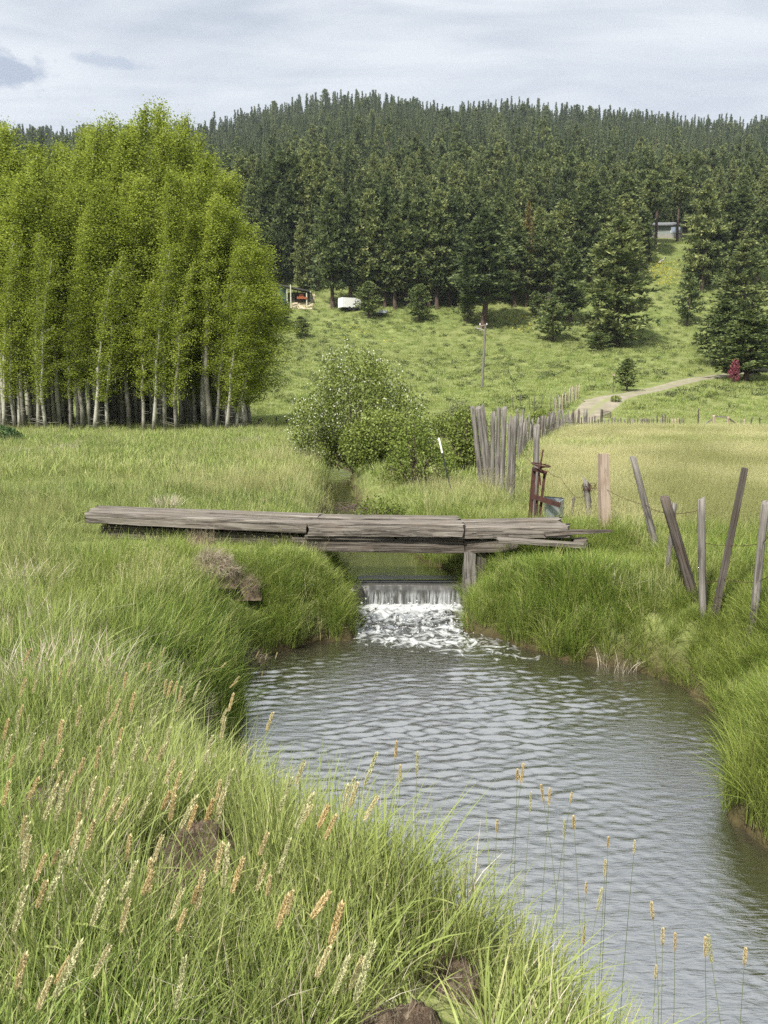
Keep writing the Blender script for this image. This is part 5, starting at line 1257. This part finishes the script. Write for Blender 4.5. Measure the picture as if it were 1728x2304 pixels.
for k in range(3):
    a = k * 2.094 + .4; wh.tube([(math.cos(a) * wr, math.sin(a) * wr, 0), (math.cos(a) * wr * .5, math.sin(a) * wr * .5, -.03), (0, 0, -.05)], [.011, .011, .014], 7)
wh.tube([(0, 0, -.085), (0, 0, .0)], [.03, .022], 12)
w_ = wh.build('handwheel', m_rust, hg, True, wc); w_.rotation_euler = (R(3), R(9), 0)
m_galv = plain_mat('galvanised_steel', (.40, .44, .46), .5, .55, .14, 7)
bx = empty('galvanised_box', (0, 0, 0)); tag(bx, 'open galvanised steel box half sunk in the grass by the head gate', 'steel box')
c0, c1 = hq(1230, 1124, .0), hq(1277, 1128, .1); hgt = .52; dep = Vector((.04, .36, 0)); dn = Vector((0, 0, -hgt))
for a, b_, m_ in ((c0, c1 - Vector((.14, 0, 0)), 0), (c1 - Vector((.14, 0, 0)), c1 + Vector((0, .30, 0)), 0), (c0 + dep, c1 + Vector((0, .30, 0)), 0), (c0, c0 + dep, 0)):
    off = (b_ - a).cross(Vector((0, 0, 1))).normalized() * .012
    b = MB().add([a, b_, b_ + dn, a + dn, a + off, b_ + off, b_ + off + dn, a + off + dn], [(0, 1, 2, 3), (7, 6, 5, 4), (0, 4, 5, 1), (1, 5, 6, 2), (2, 6, 7, 3), (3, 7, 4, 0)]); b.build('panel', m_galv, bx)
b = MB().tube([c0 + dep * .0 + Vector((0, 0, .01)), c0 + dep, c1 + Vector((0, .3, .01))], .012, 6).build('rim', m_iron, bx)
# heap of sticks caught behind the bridge
p = hit(805, 1158); b = MB(); rg = random.Random(4)
for k in range(120):
    a = rg.uniform(-.6, .6) + (math.pi if rg.random() < .5 else 0); c_ = Vector((p.x + rg.gauss(0, .42), p.y + rg.gauss(0, .2), Hs(p.x, p.y) + abs(rg.gauss(0, .10)) + .05)); L = rg.uniform(.2, .7)
    d_ = Vector((math.cos(a), math.sin(a) * .6, rg.gauss(0, .22))) * L; b.tube([c_ - d_ / 2, c_ + Vector((rg.gauss(0, .03), 0, rg.gauss(0, .03))), c_ + d_ / 2], [.009, .008, .004], 4, False)
tag(b.build('brushwood_heap', m_twig), 'heap of dead sticks caught on the bank behind the bridge', 'brushwood')

# ------------------------------------------------------------------ utility pole
pb = at(1084, 895, 94); pb.z = gz(pb.x, pb.y); pt = at(1092.5, 729, 94)
up = empty('utility_pole', pb); tag(up, 'thin grey leaning utility pole on the pasture slope', 'utility pole')
v = pt - pb; MB().tube([v * -.03, v * .5, v], [.16, .14, .11], 10).build('pole', m_post, up)
MB().beam(v * .985 + Vector((-.75, 0, -.12)), v * .985 + Vector((.25, 0, .06)), .09, .09).build('cross_arm', m_post_n, up)
b = MB()
for k in (-.65, .15): b.tube([v * .985 + Vector((k, 0, .0)), v * .985 + Vector((k, 0, .22))], [.06, .04], 8)
b.build('insulator', m_white, up)

# ------------------------------------------------------------------ field gate across the track
m_gate = plain_mat('gate_pipe', (.13, .10, .085), .6, .3, .2, 6)
gt = empty('field_gate', (0, 0, 0)); tag(gt, 'tubular metal gate standing open at the gravel track', 'gate')
def f66(u, v): return at(1240 + u * .2942, 860 + v * .2942, 66.5)
post(f66(385, 285), f66(388, 208), .20, m_post_d, 'gate_post', gt, 600)
b = MB()
for k in range(5): b.tube([f66(394, 218 + k * 12), f66(458, 228 + k * 11)], .035, 6)
b.tube([f66(395, 216), f66(395, 268)], .04, 6); b.tube([f66(458, 226), f66(455, 276)], .04, 6); b.build('gate_leaf', m_gate, gt)
gt2 = empty('field_gate', (0, 0, 0)); tag(gt2, 'small dark hurdle gate left of the stake fence end', 'gate')
def f60(px, py): return at(px, py, 62)
b = MB()
for k in range(4): b.tube([f60(1202, 924 + k * 5), f60(1226, 928 + k * 5)], .03, 6)
b.tube([f60(1202, 921), f60(1202, 944)], .045, 6); b.tube([f60(1239, 920), f60(1239, 948)], .10, 8); b.build('gate_leaf', m_gate, gt2)
# bird box pole by the sapling
p = hit(1379, 884); bp = empty('marker_post', p); tag(bp, 'thin marker post with a pale cap beside the sapling pine', 'marker post')
MB().tube([(0, 0, -.2), (0, 0, 1.9)], [.05, .045], 7).build('post', m_post_d, bp); MB().box(-.13, .13, -.1, .1, 1.9, 2.12).build('cap', m_post_n, bp)

# ------------------------------------------------------------------ old grey shed among the aspens
m_board = wood_mat('grey_boards', ((.11, .11, .11), (.17, .17, .175), (.24, .24, .25), (.15, .15, .15)), 'z', .35, .02)
p = at(505, 972, 52); z = Hs(p.x, p.y); sh = empty('old_shed', (p.x, p.y, z)); tag(sh, 'collapsing old grey board shed behind the aspen trunks', 'shed')
b = MB()
for k in range(14): b.box(-1.3 + k * .185, -1.3 + k * .185 + .165, -.03 + (k % 3) * .012, .0 + (k % 3) * .012, -.1, 1.25 + .5 * (k / 13) * .2 + (k * 37 % 5) * .03)
b.build('wall', m_board, sh)
b = MB()
for k in range(10): b.box(1.29 + (k % 2) * .012, 1.32 + (k % 2) * .012, .05 + k * .2, .05 + k * .2 + .18, -.1, 1.3)
b.build('wall', m_board, sh)
b = MB()
for k in range(9):
    b.beam((-1.5 + k * .36, -.25, 1.30 + .03 * (k % 2)), (-1.25 + k * .33, 2.2, 1.95 + .02 * (k % 3)), .3, .03)
b.build('roof', m_board, sh)

# ------------------------------------------------------------------ pole barn, machine, trailers on the slope
m_teal = plain_mat('teal_siding', (.035, .075, .07), .6, .2, .15, 1.5)
m_roofd = plain_mat('dark_roofing', (.06, .06, .055), .7, .2, .2, 1.5)
m_pole = plain_mat('pale_pole', (.50, .50, .40), .8, 0, .1, 3)
m_dirt = plain_mat('dry_dirt', (.44, .37, .26), .95, 0, .15, 1.2)
pb = hit(668, 684); s = pb.y / FPX
bn = empty('pole_barn', (pb.x, pb.y, pb.z)); tag(bn, 'open fronted teal pole barn at the edge of the wood', 'barn')
x0, x1 = -28 * s, 24 * s; zt0, zt1 = 34 * s, 22 * s
MB().add([(x0 - 8 * s, 0, -1.4), (x0 + 9 * s, -1.6, -1.4), (x0 + 9 * s, -1.6, zt0 - .5), (x0 - 8 * s, 0, zt0), (x0 - 8 * s, .15, -1.4), (x0 + 9 * s, -1.45, -1.4), (x0 + 9 * s, -1.45, zt0 - .5), (x0 - 8 * s, .15, zt0)], [(0, 1, 2, 3), (7, 6, 5, 4), (0, 4, 5, 1), (1, 5, 6, 2), (2, 6, 7, 3), (3, 7, 4, 0)]).build('side_wall', m_teal, bn)
MB().box(x0, x1, 5.2, 5.35, -1.4, zt1 - .35).build('back_wall', m_roofd, bn)
MB().add([(x0 - 8 * s, -2.1, zt0 + .1), (x1 + .3, -1.4, zt1 + .1), (x1 + .3, 5.6, zt1 + .5), (x0 - 8 * s, 5.6, zt0 + .6), (x0 - 8 * s, -2.1, zt0 + .38), (x1 + .3, -1.4, zt1 + .4), (x1 + .3, 5.6, zt1 + .8), (x0 - 8 * s, 5.6, zt0 + .9)], [(3, 2, 1, 0), (4, 5, 6, 7), (0, 1, 5, 4), (1, 2, 6, 5), (2, 3, 7, 6), (3, 0, 4, 7)]).build('roof', m_roofd, bn)
for xx, hh, yy in ((-10 * s, 36 * s, -2.4), (23 * s, 20 * s, -1.2), (x0 + 9 * s, 27 * s, -1.5)):
    MB().tube([(xx, yy, -1.5), (xx, yy, hh)], .13, 8).build('post', m_pole, bn)
tag(post(hit(700, 680), at(698, 655, hit(700, 680).y), .22, m_pole, 'marker_pole', None, 611), 'pale leaning pole beside the teal barn', 'pole')
# dirt apron in front of the barn
V = []; F = []
for i in range(13):
    for j in range(6):
        xx = pb.x - 14 * s + i * 4.2 * s; yy = pb.y - 3.6 + j * 1.7; V.append((xx, yy, gz(xx, yy) + .10))
for i in range(12):
    for j in range(5): F.append((i * 6 + j, (i + 1) * 6 + j, (i + 1) * 6 + j + 1, i * 6 + j + 1))
tag(link('path', mesh_np('path', V, F, m_dirt, True)), 'bare dirt apron in front of the teal barn', 'path', kind='structure')
m_orange = plain_mat('orange_paint', (.30, .085, .03), .45, 0, .1, 3); m_rub = plain_mat('black_rubber', (.02, .02, .02), .8, 0, .1, 4)
tp = Vector((pb.x + 8 * s, pb.y + .6, gz(pb.x + 8 * s, pb.y + .6) + .15)); tr = empty('tractor', tp, R(12)); tag(tr, 'orange tractor parked in the shade of the pole barn', 'tractor')
MB().box(-.45, .45, -1.3, .6, .7, 1.35).box(-.5, .5, -1.7, -1.3, .45, .85).build('bonnet', m_orange, tr)
MB().box(-1.0, 1.0, -2.3, -1.9, .25, .62).beam((-.8, -2.1, .5), (-.7, .2, 1.2), .14, .16).beam((.8, -2.1, .5), (.7, .2, 1.2), .14, .16).build('loader', m_orange, tr)
MB().box(-.55, .55, .6, 1.7, .8, 1.1).beam((-.5, .7, 1.1), (-.5, .7, 2.3), .07, .07).beam((.5, .7, 1.1), (.5, .7, 2.3), .07, .07).beam((-.5, 1.6, 1.1), (-.5, 1.6, 2.3), .07, .07).beam((.5, 1.6, 1.1), (.5, 1.6, 2.3), .07, .07).build('cab', m_rub, tr)
MB().box(-.65, .65, .55, 1.75, 2.3, 2.38).build('canopy', m_white, tr)
for xx, yy, rr in ((-.85, 1.1, .68), (.85, 1.1, .68), (-.75, -1.0, .42), (.75, -1.0, .42)):
    MB().tube([(xx - .17, yy, rr), (xx + .17, yy, rr)], rr, 20).build('wheel', m_rub, tr)
tp = hit(786, 700); s = tp.y / FPX
tl = empty('enclosed_trailer', tp, R(-62)); tag(tl, 'white enclosed cargo trailer parked below the wood', 'trailer')
b = MB().box(-1.1, 1.1, -2.0, 2.0, .5, 2.4); b.build('body', m_white, tl)
MB().box(-1.12, 1.12, -2.02, 2.02, .42, .5).build('chassis', m_iron, tl); MB().box(-.9, .9, -2.03, -2.005, .62, 2.25).build('door', plain_mat('white_door', (.72, .72, .72), .4, 0, .05, 4), tl)
for xx in (-1.04, 1.04):
    for yy in (-.45, .45): MB().tube([(xx - .1, yy, .34), (xx + .1, yy, .34)], .34, 16).build('wheel', m_rub, tl)
MB().beam((0, 2.1, .45), (0, 3.3, .45), .1, .1).build('tow_bar', m_iron, tl)
fp = hit(850, 712); ft_ = empty('flatbed_trailer', fp, R(-6)); tag(ft_, 'low silver flatbed trailer on the meadow edge', 'trailer')
MB().box(-1.2, 1.9, -.9, .9, .5, .62).box(.3, 1.9, -.85, .85, .625, 1.0).build('bed', m_galv, ft_); MB().beam((-1.2, 0, .5), (-3.2, 0, .42), .12, .1).build('tow_bar', m_white, ft_)
for yy in (-.95, .95): MB().tube([(.6, yy - .08, .3), (.6, yy + .08, .3)], .3, 14).build('wheel', m_rub, ft_)

# ------------------------------------------------------------------ house in the trees
m_sid, nt, out = new_mat('grey_siding')
tcn = nt.nodes.new('ShaderNodeTexCoord'); wv = nt.nodes.new('ShaderNodeTexWave'); wv.bands_direction = 'Z'; wv.inputs['Scale'].default_value = 2.2; nt.links.new(tcn.outputs['Object'], wv.inputs[0])
bsdf(nt, out, ramp(nt, wv.outputs['Fac'], [(0, (.17, .19, .175)), (.2, (.22, .245, .225))]), .8)
m_base = plain_mat('concrete_base', (.26, .25, .22), .9, 0, .08, 2); m_trim = plain_mat('pale_trim', (.62, .64, .66), .6, 0, .05, 3)
m_roof = plain_mat('grey_shingle', (.15, .16, .17), .85, 0, .12, 3, .02); m_glass = plain_mat('window_glass', (.03, .035, .04), .05, 0, .1, 1, 0, .6); m_dk = plain_mat('dark_fascia', (.06, .06, .06), .7, 0, .1, 2)
hpx = hit(1497, 537); s = hpx.y / FPX
hs_ = empty('house', (hpx.x, hpx.y + 1, hpx.z - .3), R(-4)); tag(hs_, 'grey hillside house with pale basement wall among the pines', 'house')
def X_(px): return (px - 1497) * s
zb, zm, ze = 0, 12.5 * s, 30 * s
MB().box(X_(1467), X_(1534), 0, 9, -3, zm).build('base_wall', m_base, hs_)
MB().box(X_(1466), X_(1535), .05, 9, zm, ze + .1).build('wall', m_sid, hs_)
MB().box(X_(1428), X_(1466), 1.2, 8, zm - 1.0, ze - .4).build('wall', m_sid, hs_)
MB().box(X_(1426), X_(1467), .0, 1.2, zm - .3, zm - .05).build('deck', m_dk, hs_)
b = MB().add([(X_(1448), -.7, ze + .1), (X_(1541), -.7, ze + .1), (X_(1541), 9.6, ze + .1), (X_(1448), 9.6, ze + .1), (X_(1478), 4.4, ze + 15 * s), (X_(1526), 4.4, ze + 15 * s)], [(0, 1, 5, 4), (1, 2, 5), (2, 3, 4, 5), (3, 0, 4), (3, 2, 1, 0)]); b.build('roof', m_roof, hs_)
MB().box(X_(1448), X_(1541), -.74, -.70, ze - .12, ze + .16).build('fascia', m_dk, hs_)
def win(pa, pb_, za, zb_, bright=False):
    f = MB().box(X_(pa), X_(pb_), -.02, .045, za, zb_).build('window', m_trim, hs_)
    w_ = X_(pb_) - X_(pa); n = 2
    for k in range(n): MB().box(X_(pa) + w_ * (k + .1) / n, X_(pa) + w_ * (k + .92) / n, -.035, -.022, za + .14, zb_ - .14).build('pane', m_glass if not bright else m_sky, f)
m_sky = plain_mat('reflecting_glass', (.55, .58, .62), .08, .9, .05, 1)
win(1473, 1484, 16 * s, 29 * s); win(1510, 1531, 16 * s, 28.5 * s, True); win(1448, 1458, 20 * s, 28 * s, True)
MB().box(X_(1448), X_(1449.5), 0, .15, zm - .2, zm + 1.0).box(X_(1456), X_(1457.5), 0, .15, zm - .2, zm + 1.0).box(X_(1426), X_(1467), 0, .08, zm + .9, zm + 1.0).build('railing', m_trim, hs_)
# fallen logs
m_log = plain_mat('bleached_log', (.32, .30, .27), .9, 0, .2, 2, .03)
def log(pa, pb_, Y_, r_, label):
    a = at(pa[0], pa[1], Y_); c_ = at(pb_[0], pb_[1], Y_); a.z = max(a.z, gz(a.x, a.y)); b = MB()
    b.tube([a, a.lerp(c_, .5) + Vector((0, 0, .1)), c_], [r_, r_ * .85, r_ * .55], 9)
    for k in range(4):
        q_ = a.lerp(c_, .3 + .18 * k); b.tube([q_, q_ + Vector((random.uniform(-.5, .9), random.uniform(-.3, .3), random.uniform(-.2, .9)))], [r_ * .4, .02], 5)
    tag(b.build('fallen_log', m_log), label, 'log')
lp = hit(1680, 850); log((1682, 846), (1712, 826), lp.y - .5, .28, 'bleached fallen log leaning on the round topped pine')
log((1482, 592), (1494, 584), hit(1488, 596).y, .25, 'short white log at the top of the yellow flowers')
log((1068, 738), (1094, 746), hit(1080, 745).y - 1, .14, 'pale dead branch at the foot of the tall open pine')

# yellow flowers on the slope, white specks on the pasture
m_yel = leaf_mat('yellow_flower', [(0, (.42, .36, .03)), (1, (.6, .54, .07))], .2)
rg = np.random.default_rng(9)
def blooms(name, boxpx, n, size, mat, label):
    C = []
    for _ in range(n):
        px = rg.normal((boxpx[0] + boxpx[1]) / 2, (boxpx[1] - boxpx[0]) / 4); py = rg.uniform(boxpx[2], boxpx[3]); p = hit(px, py)
        for k in range(3): C.append((p.x + rg.normal(0, .5), p.y + rg.normal(0, .5), gz(p.x, p.y) + rg.uniform(.25, .55)))
    C = np.array(C); tag(link(name, me_of(name, leaves(C, size, rg, rg.random(len(C))), mat)), label, 'flowers', kind='stuff')
blooms('yellow_flowers', (1450, 1540, 590, 645), 300, .24, m_yel, 'yellow wildflowers on the bank below the house')
blooms('yellow_flowers', (1120, 1240, 705, 750), 60, .26, m_yel, 'scattered yellow flowers under the thinning pine')
blooms('yellow_flowers', (690, 900, 735, 775), 50, .22, m_yel, 'sparse yellow flowers high on the pasture')
